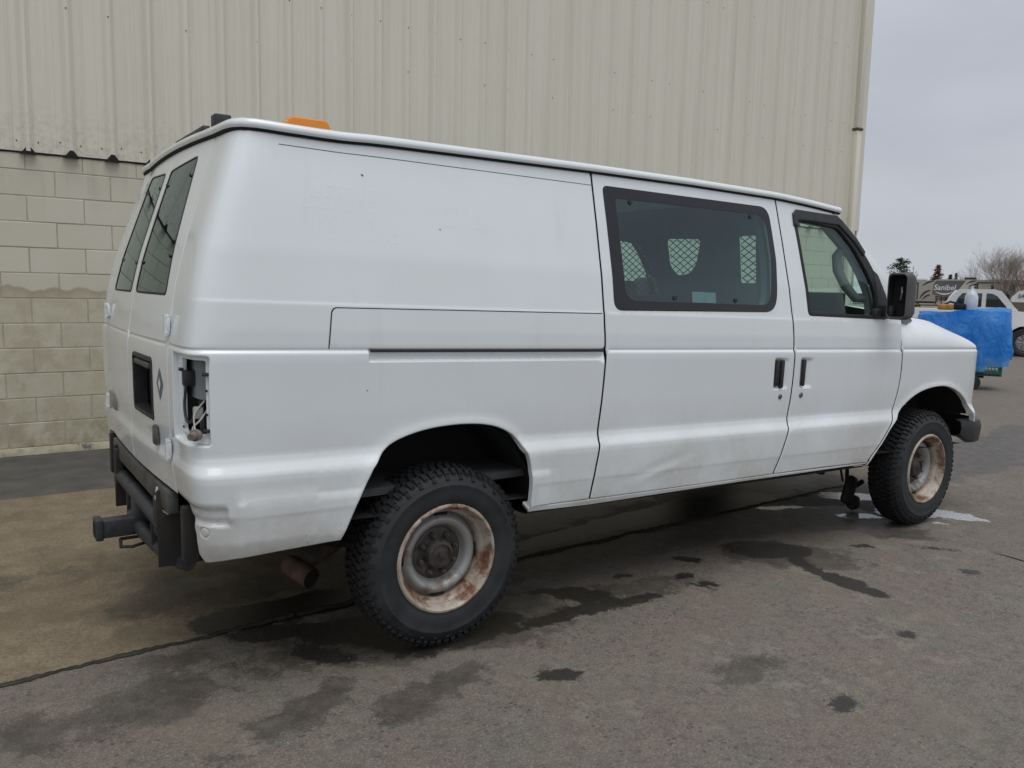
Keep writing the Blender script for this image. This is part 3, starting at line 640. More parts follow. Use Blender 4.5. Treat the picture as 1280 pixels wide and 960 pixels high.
# --- rear doors
def mu(P): return [(-3.83-u, h) for u, h in P]          # mirror about the centre line u=-1.915
UCEN = -1.915
ro = [(-1.222, 1.40), (-1.222, 1.22), (-1.217, 1.04), (-1.217, .80), (-1.208, .703), (-1.3, .704), (-1.6, .703), (UCEN+G2, .702), (UCEN+G2, gut_h(UCEN)-.01)]+top_line(-1.88, -1.16, 10)+[(-1.203, 1.7)]
rw = round_poly([(-1.318, 1.408), (-1.862, 1.408), (-1.852, 1.915), (-1.385, 1.935)], [.03, .03, .03, .03], 5)
platp = round_poly([(-1.44, .930), (-1.80, .930), (-1.80, 1.168), (-1.44, 1.168)], .025)
def rdoor(side):
    hl = [rw, platp] if side > 0 else [rw]
    def rd(u, h): return 0*u
    # the doors carry on the skin; the left one is the mirrored copy
    d = panel('rear_door', ro, hl, 'van_paint', van, side=side, depth=.025, dark=[REDGE, [(UCEN, .70), (UCEN, 2.0)]])
    panel('window_seal', rw, [offset_poly(rw if area(rw) > 0 else rw[::-1], .006)], 'black_rubber', d, off=.002, bevel=.002, drop=.001, depth=.006, hole_depth=.004, side=side)
    g = panel('window_pane', rw, [], 'glass_rear', d, off=-.001, bevel=.002, drop=0, depth=0, side=side)
    for u, h in ((-1.415, 1.86), (-1.37, 1.55), (-1.83, 1.85), (-1.84, 1.53)):
        o = MB().lathe([(0, -.002), (.007, -.002), (.008, .002)], (0, 0, 0), 'y', 12).build('window_clamp', 'black_rubber', d)
        n = skin_nrm(u, h); p0 = skin_pt(u, h, .003); o.location = (p0.x, p0.y*side, p0.z); o.rotation_euler = (0, 0, R_(-90)*1)
    if side > 0:
        fr_ = panel('plate_recess_frame', platp, [offset_poly(platp if area(platp) > 0 else platp[::-1], .016)], 'black_plastic', d, off=.003, bevel=.004, drop=.003, depth=.02, hole_depth=.05)
        bk = MB(); bk.grid([[skin_pt(u, h, -.055) for u in (-1.82, -1.6, -1.42)] for h in (.91, 1.05, 1.19)]); bk.build('plate_recess', 'seal_shade_black', d)
        MB().rbox(skin_pt(-1.62, 1.135, -.01), (.03, .28, .022), .006).build('plate_lamp', 'grey_plastic', d)
        dm = []
        for a, c in ((0, -.06), (.045, 0), (0, .06), (-.045, 0)): dm.append(skin_pt(-1.325+a, 1.084+c, .0015))
        MB().add(dm, [(0, 1, 2, 3)]).build('diamond_decal', 'decal_blue', d)
        dm = [skin_pt(-1.325+a*.42, 1.084+c*.42, .0025) for a, c in ((0, -.06), (.045, 0), (0, .06), (-.045, 0))]
        MB().add(dm, [(0, 1, 2, 3)]).build('decal_mark', 'paint_ghost', d)
        MB().rbox((0, 0, 0), (.02, .05, .075), .008).build('door_lock', 'lock_metal', d).location = skin_pt(-1.405, .884, .008)
    else:
        MB().rbox((0, 0, 0), (.008, .19, .075), .003).build('name_badge', 'chrome_worn', d).location = Vector(skin_pt(-1.37, .885, .006))*1 if False else (skin_pt(-1.39, .885, .006).x, -skin_pt(-1.39, .885, .006).y, skin_pt(-1.39, .885).z)
    for h in (1.305, .862):
        p0 = skin_pt(-1.235, h, .006)
        hg = MB(); y_ = p0.y*side; sgn = -1 if side > 0 else 1
        hg.rbox((p0.x-.002, y_, p0.z), (.012, .065, .050), .004).tube([(p0.x-.008, y_+sgn*.022, p0.z-.038), (p0.x-.008, y_+sgn*.022, p0.z+.038)], .008, 8)
        hg.rbox((p0.x-.005, y_+sgn*.010, p0.z+.028), (.014, .042, .014), .003).rbox((p0.x-.005, y_+sgn*.010, p0.z-.028), (.014, .042, .014), .003)
        hg.build('door_hinge', 'van_paint', d)
    return d
m_, b_, t_ = mat('decal_blue', (.10, .13, .17), .4)
rdoor(1); rdoor(-1)
# --- left body side (seen through the windows)
lq = top_line(-1.155, 2.03, 30)+[(u-G2, h) for u, h in gapM[1:]]+[(.375, .572)]+archR[::-1][1:]+[(-.60, .532), (-.93, .508), (-1.0, .528), (-1.03, .652), (-1.068, .69), (-1.205, .70), (-1.214, .80), (-1.219, 1.22), (-1.219, 1.40), (-1.20, 1.7)]
panel('left_side_panel', lq, [], 'van_paint', van, side=-1, depth=.02)
ld = panel('driver_door', do, [offset_poly(dwO, .006)], 'van_paint', van, side=-1, cab=True, depth=.03)
panel('window_seal', dwO, [dwI], 'black_rubber', ld, off=.002, bevel=.005, drop=.003, depth=.015, hole_depth=.02, cab=True, side=-1)
panel('window_pane', offset_poly(dwO, .01), [], 'glass_clear', ld, off=-.012, bevel=.002, drop=0, depth=0, cab=True, side=-1)
MB().rbox((2.99, 1.12, 1.45), (.12, .2, .27), .04).build('far_mirror', 'black_plastic', van)
# --- interior
lin = [(-1.20, 1.06), (2.98, 1.06), (3.08, 1.40), (2.55, 1.985), (-1.10, 1.96)]
for sd_ in (1, -1):
    panel('interior_trim', lin, [offset_poly(winO, .02), offset_poly(dwI, -.01)] if sd_ > 0 else [offset_poly(dwI, -.01)], 'interior_grey', van, off=-.055, bevel=.004, depth=.03, side=sd_, cab=True, ustep=.1)
MB().box((1.02, 0, .69), (3.84, 1.80, .03)).build('floor_pan', 'interior_dark', van)
part_o = [(-.86, .62), (.86, .62), (.86, 1.45), (.80, 1.98), (-.80, 1.98), (-.86, 1.45)]
H1 = [(.34, 1.80), (.14, 1.765), (.078, 1.696), (-.045, 1.489), (-.01, 1.455), (.34, 1.452)]
H2 = [(-.10, 1.795), (-.37, 1.785), (-.345, 1.643), (-.295, 1.587), (-.205, 1.573), (-.135, 1.635)]
H3 = [(-.655, 1.79), (-.765, 1.79), (-.785, 1.535), (-.685, 1.535)]
H1 = round_poly(H1[::-1], .025); H2 = round_poly(H2[::-1], .03); H3 = round_poly(H3[::-1], .012)
def flat_cut(name, outl, holes, x, m, parent, th=.004):
    P = [resample(outl, .1)]+[resample(h, .03) for h in holes]; pts = []; ed = []
    for q in P:
        o = len(pts); pts += q; ed += [(o+i, o+(i+1) % len(q)) for i in range(len(q))]
    v2, e2, f2, *_ = delaunay_2d_cdt([Vector(p) for p in pts], ed, [], 0, 1e-6); V = np.array([tuple(p) for p in v2]); F = np.array(f2); c = V[F].mean(1); k = inside(outl, c)
    for h in holes: k &= ~inside(h, c)
    mb = MB(); mb.add([(x, a, b_) for a, b_ in V], [tuple(f) for f in F[k]]); return mb.build(name, m, parent, True)
prt = flat_cut('cargo_partition', part_o, [H1, H2, H3], 2.0, 'interior_grey', van)
def mesh_screen(poly, x):
    mb = MB(); A = np.array(poly); c = A.mean(0); lo, hi = A.min(0), A.max(0); s_ = .036; r = .0028
    for dr in (1, -1):
        d = Vector((1, dr*.62)).normalized(); nrm = Vector((-d.y, d.x))
        for k in range(-40, 41):
            o = Vector(c)+nrm*(k*s_*.95); ts = np.linspace(-.5, .5, 201); Q = np.array([(o.x+d.x*t, o.y+d.y*t) for t in ts]); ins = inside(poly, Q)
            if ins.sum() < 3: continue
            i0, i1 = np.where(ins)[0][[0, -1]]; a, b_ = Q[i0], Q[i1]
            mb.tube([(x, a[0], a[1]), (x, b_[0], b_[1])], r, 4, False)
    o = mb.build('wire_mesh', 'seal_shade_black', prt, False); tag(o, kind='stuff'); return o
for h in (H1, H2, H3): mesh_screen(h, 2.004)
def seat(y, hy=0):
    s = empty('seat', (0, 0, 0), 0, van)
    MB().rbox((2.50, y, .85), (.52, .52, .16), .05, 3).build('seat_cushion', 'seat_cloth', s, 60)
    MB().rbox((2.22, y, 1.10), (.14, .50, .62), .06, 3, Matrix.Rotation(R_(-12), 3, 'Y')).build('seat_back', 'seat_cloth', s, 60)
    MB().rbox((2.14, y, 1.46), (.10, .27, .17), .045, 3, Matrix.Rotation(R_(-12), 3, 'Y')).build('headrest', 'seat_cloth', s, 60)
    MB().box((2.45, y, .72), (.4, .4, .16)).build('seat_base', 'interior_dark', s)
seat(.44); seat(-.44)
MB().rbox((1.90, .16, 1.25), (.16, .20, .36), .06, 3).build('equipment_box', 'seat_cloth', van, 60)
ds = MB(); ds.add([(x, y, z) for y in (-.90, .90) for x, z in ((2.78, .80), (2.74, 1.05), (2.80, 1.24), (2.92, 1.33), (3.34, 1.355), (3.36, .8))], [(0, 1, 7, 6), (1, 2, 8, 7), (2, 3, 9, 8), (3, 4, 10, 9), (4, 5, 11, 10), (0, 6, 11, 5)[::-1] if False else (0, 5, 11, 6), (0, 1, 2, 3, 4, 5), (6, 7, 8, 9, 10, 11)]); ds.build('dashboard', 'interior_grey', van, 50)
MB().rbox((3.02, -.50, 1.435), (.10, .24, .12), .012).build('dash_box', 'seal_shade_black', van)
sw = MB(); c0 = Vector((2.62, .44, 1.20)); ax = Vector((-.85, 0, .5)).normalized(); e1 = Vector((0, 1, 0)); e2 = ax.cross(e1)
sw.tube([c0+(e1*math.cos(q)+e2*math.sin(q))*.195 for q in np.linspace(0, math.tau, 33)], .016, 8, False)
for q in (0, math.pi, -math.pi/2): sw.tube([c0-ax*.03, c0+(e1*math.cos(q)+e2*math.sin(q))*.19], .012, 6)
sw.tube([c0-ax*.03, c0-ax*.4], .03, 8); sw.build('steering_wheel', 'interior_dark', van, 60)
# A-pillar trim with grab handle, passenger side
for sd_ in (1, -1):
    rr = []
    for t_ in np.linspace(0, 1, 8):
        u, h = apil(t_); rr.append([skin_pt(u-.02, h-.035, -.04, sd_, True), skin_pt(u-.07, h-.07, -.06, sd_, True), skin_pt(u-.05, h-.06, -.11, sd_, True), skin_pt(u+.01, h-.005, -.10, sd_, True)])
    MB().grid(rr).build('pillar_trim', 'interior_grey', van, 60)
gh = [skin_pt(u, h, -o, 1, True) for u, h, o in ((2.72, 1.82, .085), (2.68, 1.77, .11), (2.69, 1.69, .12), (2.75, 1.60, .12), (2.83, 1.535, .115), (2.92, 1.535, .085))]
MB().tube(gh, .028, 8).build('grab_handle', 'interior_grey', van, 60)

# --- wheels
def tyre_mesh(Rt=.386, Wd=.222):
    """axis along y, outer face at -y; centre of the rim lip plane at y=0"""
    mb = MB(); yo = -.010; yi = yo+Wd; yc = (yo+yi)/2; K = Wd/.25; RK = .985
    prof = [(.218, yc-.105), (.232, yc-.112), (.238, yc-.118), (.262, yc-.124), (.285, yc-.1275), (.31, yc-.127), (.313, yc-.1285), (.318, yc-.1285), (.321, yc-.1265), (.335, yc-.120), (.350, yc-.112), (.360, yc-.101), (.370, yc-.085), (.379, yc-.04), (.381, yc)]
    prof = [((.232+(r-.232)*.965) if r > .232 else r, yc+(a-yc)*K) for r, a in prof]; prof = prof+[(r, 2*yc-a) for r, a in prof[::-1][1:]]
    mb.lathe(prof, (0, 0, 0), 'y', 96); nface = len(mb.f)
    base = len(mb.v); NP = 68
    def blk(q0, q1, a0, a1, r0, r1, sk=0.0, r1b=None):
        # block between angles q0..q1 and widths a0..a1, lower radius r0 and top radius r1 (r1b at the a1 side)
        r1b = r1 if r1b is None else r1b; v = []; r0, r1, r1b = (.232+(q_-.232)*.965 for q_ in (r0, r1, r1b)); a0, a1 = yc+(a0-yc)*K, yc+(a1-yc)*K
        for r_a, r_b, ins in ((r0, r0, 0), (r1, r1b, .0022)):
            for a, rr, s_ in ((a0, r_a, 1), (a1, r_b, -1)):
                for q, t_ in ((q0, 1), (q1, -1)):
                    qq = q+t_*ins/.4+(sk if s_ < 0 else 0); aa = a+s_*ins; v.append((rr*math.cos(qq), aa, rr*math.sin(qq)))
        mb.add(v, [(4, 5, 7, 6), (0, 1, 5, 4), (2, 6, 7, 3), (0, 4, 6, 2), (1, 3, 7, 5)])
    st = math.tau/NP
    for k in range(NP):
        q = k*st
        for s_ in (-1, 1):
            o = 0 if s_ < 0 else st*.5; ln = .64 if k % 2 else .74; tp = .118 if k % 2 else .126
            A = lambda a: yc+s_*a
            blk(q+o, q+o+st*ln, A(.084), A(.107), .355, .385, 0, .368)                          # shoulder
            blk(q+o+st*.05, q+o+st*(ln-.08), A(.106), A(tp-.005), .338, .366, 0, .343)                   # side lug
            blk(q+o+st*.2, q+o+st*.88, A(.046), A(.079), .372, .391, st*.18)
        blk(q, q+st*.72, yc-.038, yc-.003, .372, .392, -st*.15); blk(q+st*.4, q+st*1.1, yc+.003, yc+.038, .372, .392, st*.15)
    # raised ring and letters-like blocks are left out; two rim protector rings
    me = mesh('tyre', mb.v, mb.f, 30); bm = bmesh.new(); bm.from_mesh(me); bmesh.ops.recalc_face_normals(bm, faces=bm.faces[:]); bm.to_mesh(me); bm.free(); me.materials.append(MATS['tyre']); me.materials.append(MATS['tyre_tread'])
    for i, p_ in enumerate(me.polygons):
        if i >= nface: p_.material_index = 1
    return me
def rim_meshes():
    lip = MB().lathe([(.205, .05), (.224, .012), (.234, .004), (.2345, -.004), (.229, -.010), (.222, -.011), (.217, -.006), (.212, .012), (.205, .024), (.203, .034), (.194, .042), (.188, .058), (.186, .085), (.186, .18)], (0, 0, 0), 'y', 72)
    disc = MB().lathe([(.187, .088), (.176, .078), (.168, .064), (.160, .056), (.152, .053), (.144, .055), (.134, .062), (.126, .075), (.122, .092), (.115, .100), (.105, .102), (.078, .100), (.074, .10)], (0, 0, 0), 'y', 72)
    hub = MB().lathe([(.118, .100), (.11, .094), (.098, .092), (.072, .090), (.064, .080), (.062, .062), (.056, .054), (.046, .051), (.044, .060), (.03, .062), (.012, .060), (.01, .052), (0, .051)], (0, 0, 0), 'y', 40)
    nut = MB().lathe([(.019, .012), (.0185, .002), (.0125, .0), (.0125, -.018), (.0105, -.021), (.007, -.022), (.007, -.030), (0, -.031)], (0, 0, 0), 'y', 6)
    def fin(mb, nm, mt):
        me = mesh(nm, mb.v, mb.f, 35); bm = bmesh.new(); bm.from_mesh(me); bmesh.ops.recalc_face_normals(bm, faces=bm.faces[:]); bm.to_mesh(me); bm.free(); me.materials.append(MATS[mt]); return me
    slot = MB().rbox((0, 0, 0), (.062, .012, .011), .005)
    wt = MB().rbox((0, 0, 0), (.030, .012, .008), .003)
    return fin(lip, 'rim', 'rim_rust'), fin(disc, 'wheel_disc', 'rim_grey'), fin(hub, 'hub', 'hub_dark'), fin(nut, 'lug_nut', 'hub_dark'), fin(slot, 'vent_slot', 'seal_shade_black'), fin(wt, 'wheel_weight', 'chrome_worn')
TY = tyre_mesh(); RIM, DISC, HUB, NUT, SLOT, WGT = rim_meshes()
def wheel(loc, flip, rot, steer=0):
    w = empty('wheel', loc, (math.pi if flip else 0)+steer, van); w.scale = (.96, .96, .96)
    def ad(nm, me, l=(0, 0, 0), r=(0, 0, 0)):
        o = newobj(nm, me, w); o.location = l; o.rotation_euler = r; return o
    ad('tyre', TY, (0, 0, 0), (0, rot, 0)).scale = (1.005, 1, 1.005); ad('rim', RIM, (0, 0, 0), (0, rot*1.7, 0)); ad('wheel_disc', DISC); ad('hub', HUB)
    for k in range(8):
        q = k*math.tau/8+rot; ad('lug_nut', NUT, (.086*math.cos(q), .092, .086*math.sin(q)), (0, k*.7, 0))
    for k in range(4):
        q = math.pi/4+k*math.pi/2+.75; ad('vent_slot', SLOT, (.1745*math.cos(q), .070, .1745*math.sin(q)), (0, -q+math.pi/2, 0))
    ad('wheel_weight', WGT, (.216*math.cos(.1), -.004, .216*math.sin(.1)), (0, -.1+math.pi/2, 0))
wheel((0, -.96, .393), False, .3); wheel((3.505, -.985, .387), False, 1.1, R_(1.0)); wheel((0, .96, .393), True, .8); wheel((3.505, .985, .387), True, .2, R_(1.0))
# --- wheel housings and underside
def well(x0, r, zc, s_, qa=.12, qb=.1):
    mb = MB(); rows = []
    for q in np.linspace(qa, math.pi+qb, 22): rows.append([Vector((x0+r*math.cos(q)*1.02, -s_*y, zc+r*math.sin(q))) for y in (.945, .90, .62)])
    mb.grid(rows); mb.add([(x0+r*math.cos(q), -s_*.62, zc+r*math.sin(q)) for q in np.linspace(qa, math.pi+qb, 22)], [tuple(range(22))]); return mb
for s_ in (1, -1):
    well(-.035, .475, .50, s_).build('wheel_housing', 'housing_black', van, 60); well(3.48, .60, .44, s_, .45, -.15).build('wheel_housing', 'housing_black', van, 60)
    MB().rbox((1.6, -s_*.45, .50), (5.0, .07, .13), .01).build('frame_rail', 'chassis_black', van)
MB().grid([[Vector((x, y, z-.024*x)) for x in np.linspace(-.92, 4.0, 12)] for y, z in ((-.95, .60), (-.5, .575), (.5, .575), (.95, .60))]).build('underbody', 'chassis_black', van)
ax_ = MB().tube([(0, -.80, .404), (0, .80, .404)], .055, 12); ax_.lathe([(.05, -.2), (.13, -.1), (.155, 0), (.13, .1), (.05, .2)], (0, .12, .404), 'y', 16); ax_.build('rear_axle', 'chassis_black', van, 50)
for s_ in (-1, 1): MB().tube([(-.62, s_*.52, .50), (-.3, s_*.52, .40), (0, s_*.52, .35), (.35, s_*.52, .42), (.65, s_*.52, .52)], .035, 6).build('leaf_spring', 'chassis_black', van)
MB().tube([(3.45, -.8, .39), (3.45, .8, .39)], .05, 10).tube([(3.2, -.45, .30), (3.2, .45, .30)], .03, 8).build('front_axle', 'chassis_black', van)
MB().rbox((1.3, .35, .42), (.9, .4, .22), .06).rbox((2.4, 0, .44), (.9, .3, .25), .08).build('tank_and_gearbox', 'chassis_black', van)
ep = MB().tube([(.75, -.28, .43), (.3, -.40, .45), (-.12, -.46, .42), (-.36, -.46, .30), (-.43, -.49, .272)], .042, 12).tube([(-.43, -.49, .272), (-.445, -.545, .262), (-.46, -.60, .255)], .044, 14, False); 
MB().tube([(.75, -.28, .43), (.3, -.40, .45), (-.16, -.44, .42), (-.40, -.45, .30), (-.44, -.452, .281)], .040, 12).tube([(-.47, -.43, .292), (-.425, -.585, .268)], .043, 14, False).build('exhaust_pipe', 'rust_pipe', van, 60)
MB().tube([(-.465, -.445, .2905), (-.428, -.575, .2695)], .039, 14, True).build('exhaust_bore', 'seal_shade_black', van, 60)
# --- exposed bumper mounts and tow hitch
MB().rbox((-.968, -.02, .676), (.04, 1.24, .080), .008).rbox((-.935, -.02, .636), (.10, 1.22, .010), .003).build('rear_crossmember', 'frame_grey', van)
for s_ in (1, -1):
    bk = MB().rbox((-.915, -s_*.50, .545), (.17, .012, .30), .003).rbox((-.985, -s_*.47, .60), (.035, .07, .17), .004)
    bk.build('bumper_bracket', 'chassis_black', van)
    MB().tube([(-.99, -s_*.47, .70), (-1.0, -s_*.49, .665), (-.985, -s_*.50, .62), (-.96, -s_*.505, .60)], .006, 6).build('bracket_hook', 'wire_white' if s_ > 0 else 'chassis_black', van)
hit = MB().tube([(-.972, -.50, .553), (-.972, .50, .553)], .032, 14).tube([(-.90, -.54, .405), (-.935, -.40, .395), (-.975, -.15, .425), (-.985, 0, .437), (-.975, .15, .425), (-.935, .40, .395), (-.90, .54, .405)], .031, 12)
hit.build('hitch_tube', 'hitch_paint', van, 50)
hr = MB(); hr.rbox((-1.03, 0, .437), (.23, .074, .074), .004); hr.rbox((-1.140, 0, .437), (.030, .090, .090), .006); hr.build('hitch_receiver', 'hitch_paint', van, 40)
MB().box((-1.1557, 0, .437), (.004, .055, .055)).build('receiver_bore', 'seal_shade_black', van)
ch = MB().tube([(-1.06, -.02, .385), (-1.07, -.10, .375), (-1.03, -.12, .375), (-.97, -.10, .38), (-.96, -.02, .385), (-1.06, -.02, .385)], .007, 6); ch.build('chain_loop', 'chassis_black', van)
MB().rbox((-.975, 0, .495), (.06, .09, .10), .006).build('hitch_gusset', 'hitch_paint', van)
for y in (-.28, .28): MB().rbox((-.96, y, .48), (.05, .02, .17), .003).build('hitch_gusset', 'hitch_paint', van)
for s_ in (1, -1): MB().rbox((-.95, -s_*.80, .60), (.05, .05, .20), .005).build('body_mount', 'chassis_black', van)
# oily gearbox bracket hanging behind the front wheel
hb = MB().rbox((3.36, -.55, .17), (.10, .06, .20), .03, 2, Matrix.Rotation(R_(20), 3, 'Y')).tube([(3.20, -.55, .45), (3.28, -.55, .24)], .008, 6).tube([(3.32, -.55, .32), (3.33, -.55, .22)], .014, 6).tube([(3.40, -.55, .18), (3.48, -.57, .22)], .016, 6).rbox((3.42, -.55, .075), (.09, .07, .10), .03)
hb.build('hanging_bracket', 'chassis_black', van, 50)
# undo body rake where parts were laid out by height above ground only
# ================================================================== GROUND
GZ = .018                                 # the yard lies a touch above the datum of the measurements
def capsule(P, pts, r):
    """distance to a polyline with radius r per vertex, negative inside"""
    d = np.full(len(P), 9.0)
    pts = np.array(pts, float); r = np.broadcast_to(np.array(r, float), (len(pts),))
    if len(pts) == 1: return np.hypot(*(P-pts[0]).T)-r[0]
    for i in range(len(pts)-1):
        a, e = pts[i], pts[i+1]-pts[i]; t_ = np.clip(((P-a)@e)/max(e@e, 1e-9), 0, 1); d = np.minimum(d, np.hypot(*(P-a-t_[:, None]*e).T)-(r[i]+(r[i+1]-r[i])*t_))
    return d
def ell(P, c, a, b_, ang):
    q = P-np.array(c); ca, sa = math.cos(ang), math.sin(ang); x = q[:, 0]*ca+q[:, 1]*sa; y = -q[:, 0]*sa+q[:, 1]*ca
    k = np.hypot(x/a, y/b_); return (k-1)*min(a, b_)
def sdf_oil_shade(P):
    L_ = [ell(P, (2.20, -.80), .24, .15, -.55), capsule(P, [(2.28, -.90), (2.18, -1.05), (2.12, -1.23), (2.12, -1.40), (2.10, -1.55)], [.06, .035, .045, .07, .04]),
          ell(P, (.84, -.80), .14, .085, -.7), capsule(P, [(-.02, -.96), (.30, -.955), (.60, -.95), (.85, -.95), (1.14, -1.0)], [.015, .022, .045, .06, .02]),
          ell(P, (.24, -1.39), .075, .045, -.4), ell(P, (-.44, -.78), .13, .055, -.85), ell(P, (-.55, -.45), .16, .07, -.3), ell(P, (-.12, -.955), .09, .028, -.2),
          ell(P, (1.68, -.69), .06, .03, -.5), ell(P, (1.46, -1.01), .045, .028, -.5), ell(P, (1.77, -1.91), .04, .03, 0), ell(P, (.70, -.66), .06, .03, -.4), ell(P, (.35, -.80), .08, .05, -.4), ell(P, (.66, -.47), .06, .03, 0),
          capsule(P, [(-.75, -.28), (-.30, -.24), (.2, -.30), (.3, -.62), (-.1, -.78), (-.35, -.60)], [.07, .12, .10, .06, .12, .08]), ell(P, (-.17, -.74), .10, .05, -.3), ell(P, (.08, -.86), .30, .13, -.1), ell(P, (-.28, -.60), .22, .12, -.3), ell(P, (-.62, -.20), .22, .07, .1),  # wide ellipses at the rear tyre add its contact shadow to the stains
          ell(P, (1.46, -.86), .03, .02, 0), ell(P, (1.2, -.70), .03, .02, 0), ell(P, (2.75, -1.05), .05, .02, -.4), ell(P, (3.1, -1.30), .09, .02, -.9),
          capsule(P, [(.9, -.06), (1.8, .02), (2.6, .03), (3.1, .0)], [.05, .12, .20, .14]), ell(P, (2.85, -1.62), .05, .03, 0), ell(P, (1.0, -2.1), .05, .03, .4)]
    return np.min(L_, 0)
def sdf_damp(P):
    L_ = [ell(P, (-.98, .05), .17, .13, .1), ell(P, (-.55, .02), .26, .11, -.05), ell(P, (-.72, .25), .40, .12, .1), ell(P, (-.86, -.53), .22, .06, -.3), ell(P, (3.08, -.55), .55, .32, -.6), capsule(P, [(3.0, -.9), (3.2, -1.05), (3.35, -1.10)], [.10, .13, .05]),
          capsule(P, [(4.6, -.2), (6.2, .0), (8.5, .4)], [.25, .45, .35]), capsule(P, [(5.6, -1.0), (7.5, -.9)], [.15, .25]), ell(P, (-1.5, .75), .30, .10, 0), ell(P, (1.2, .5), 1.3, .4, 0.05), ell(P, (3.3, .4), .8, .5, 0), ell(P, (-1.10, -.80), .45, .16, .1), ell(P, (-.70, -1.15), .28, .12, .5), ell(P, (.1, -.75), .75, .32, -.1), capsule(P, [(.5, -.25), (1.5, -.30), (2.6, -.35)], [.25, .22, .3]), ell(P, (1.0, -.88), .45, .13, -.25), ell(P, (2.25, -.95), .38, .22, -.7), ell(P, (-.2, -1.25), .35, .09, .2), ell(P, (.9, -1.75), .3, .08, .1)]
    return np.min(L_, 0)
def sdf_puddle(P):
    L_ = [capsule(P, [(3.62, -.74), (3.86, -.86), (3.95, -1.02), (3.97, -1.16)], [.13, .13, .10, .03]), capsule(P, [(3.55, -.95), (3.66, -1.05)], [.03, .02]), ell(P, (3.34, -.66), .16, .06, -.5), ell(P, (3.75, -.3), .22, .12, -.6), ell(P, (3.05, -.25), .22, .05, -.4)]
    return np.min(L_, 0)
def axis_pts(lo, hi, st, far):
    a = list(np.arange(lo, hi, st)); s = st; x = hi
    while x < far: a.append(x); s *= 1.25; x += s
    a.append(far); s = st; x = lo-st
    while x > -far: a.insert(0, x); s *= 1.25; x -= s
    a.insert(0, -far); return np.array(a)
gx, gy = axis_pts(-2.6, 7.0, .035, 600), axis_pts(-3.6, 1.6, .035, 600)
GX, GY = np.meshgrid(gx, gy, indexing='ij'); GP = np.stack([GX.ravel(), GY.ravel()], 1)
nx, ny = len(gx), len(gy)
idx = np.arange(nx*ny).reshape(nx, ny); GF = np.stack([idx[:-1, :-1], idx[1:, :-1], idx[1:, 1:], idx[:-1, 1:]], -1).reshape(-1, 4)
def ground_mesh(name, P, z, F):
    me = bpy.data.meshes.new(name); V = np.concatenate([P, np.full((len(P), 1), z)], 1).astype(np.float32)
    me.vertices.add(len(V)); me.vertices.foreach_set('co', V.ravel()); me.loops.add(F.size); me.polygons.add(len(F))
    me.loops.foreach_set('vertex_index', F.astype(np.int32).ravel()); me.polygons.foreach_set('loop_start', (np.arange(len(F))*F.shape[1]).astype(np.int32)); me.update(calc_edges=True)
    for nm, fn in (('oil_shade', sdf_oil_shade), ('damp', sdf_damp), ('puddle', sdf_puddle)):
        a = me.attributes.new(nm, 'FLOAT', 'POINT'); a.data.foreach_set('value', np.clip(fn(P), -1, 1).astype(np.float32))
    return me
def stain_shade_nodes(t, po, base, rough):
    def att(n): x = t.new('ShaderNodeAttribute'); x.attribute_name = n; return x.outputs['Fac']
    w1 = t.math('SUBTRACT', t.noise(po, 11, 6, .65), .5); w2 = t.math('SUBTRACT', t.noise(po, 60, 4, .6), .5)
    wob = t.math('ADD', t.math('MULTIPLY', w1, .15), t.math('MULTIPLY', w2, .045))
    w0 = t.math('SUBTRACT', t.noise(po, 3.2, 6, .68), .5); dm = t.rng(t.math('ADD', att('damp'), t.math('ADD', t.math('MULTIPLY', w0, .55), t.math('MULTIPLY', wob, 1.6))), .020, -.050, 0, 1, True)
    ol = t.rng(t.math('ADD', att('oil_shade'), wob), .022, .0, 0, 1, True)  # oil stains plus the painted contact shadow of the rear tyre
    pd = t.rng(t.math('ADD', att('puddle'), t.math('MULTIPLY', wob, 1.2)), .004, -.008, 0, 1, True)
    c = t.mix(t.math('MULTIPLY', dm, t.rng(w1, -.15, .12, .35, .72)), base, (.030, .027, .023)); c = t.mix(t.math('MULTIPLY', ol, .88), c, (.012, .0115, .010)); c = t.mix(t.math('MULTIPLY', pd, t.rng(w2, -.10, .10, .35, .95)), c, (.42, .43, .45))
    r = t.mix(dm, rough, (.50, .50, .50)); r = t.mix(ol, r, (.42, .42, .42)); r = t.mix(pd, r, (.03, .03, .03))
    return c, r, pd
# asphalt
m, b, t = mat('asphalt', (.07, .065, .06), .85)
po = t.pos(); n1 = t.noise(po, .8, 6, .6); n2 = t.noise(po, 5, 5, .6); n3 = t.noise(po, 120, 6, .75); n4 = t.noise(po, 28, 5, .7); vo = t.new('ShaderNodeTexVoronoi'); t.l.new(po, vo.inputs['Vector']); vo.inputs['Scale'].default_value = 130
c = t.mix(t.rng(n1, .32, .68), (.116, .096, .079), (.166, .137, .108)); c = t.mix(t.rng(n2, .42, .70), c, (.108, .091, .077)); c = t.mix(t.math('MULTIPLY', t.rng(n3, .50, .64), .75), c, (.33, .295, .255)); c = t.mix(t.math('MULTIPLY', t.rng(n3, .48, .36), .85), c, (.055, .055, .047))
sep = t.new('ShaderNodeSeparateColor'); t.l.new(vo.outputs['Color'], sep.inputs[0])
fl = t.math('MULTIPLY', t.rng(sep.outputs[0], .985, .99), t.rng(vo.outputs['Distance'], .5, .3)); c = t.mix(t.math('MULTIPLY', fl, .7), c, (.42, .40, .36))
wx = t.math('MULTIPLY', t.rng(t.noise(po, 7.5, 7, .72), .52, .58), t.rng(t.noise(po, 1.3, 4, .6), .44, .60)); c = t.mix(t.math('MULTIPLY', wx, .55), c, (.27, .24, .20))
hu = t.rng(t.noise(po, 3.4, 4, .6), .40, .60); c = t.mix(.35, c, t.mix(hu, (.17, .135, .118), (.145, .145, .118)))
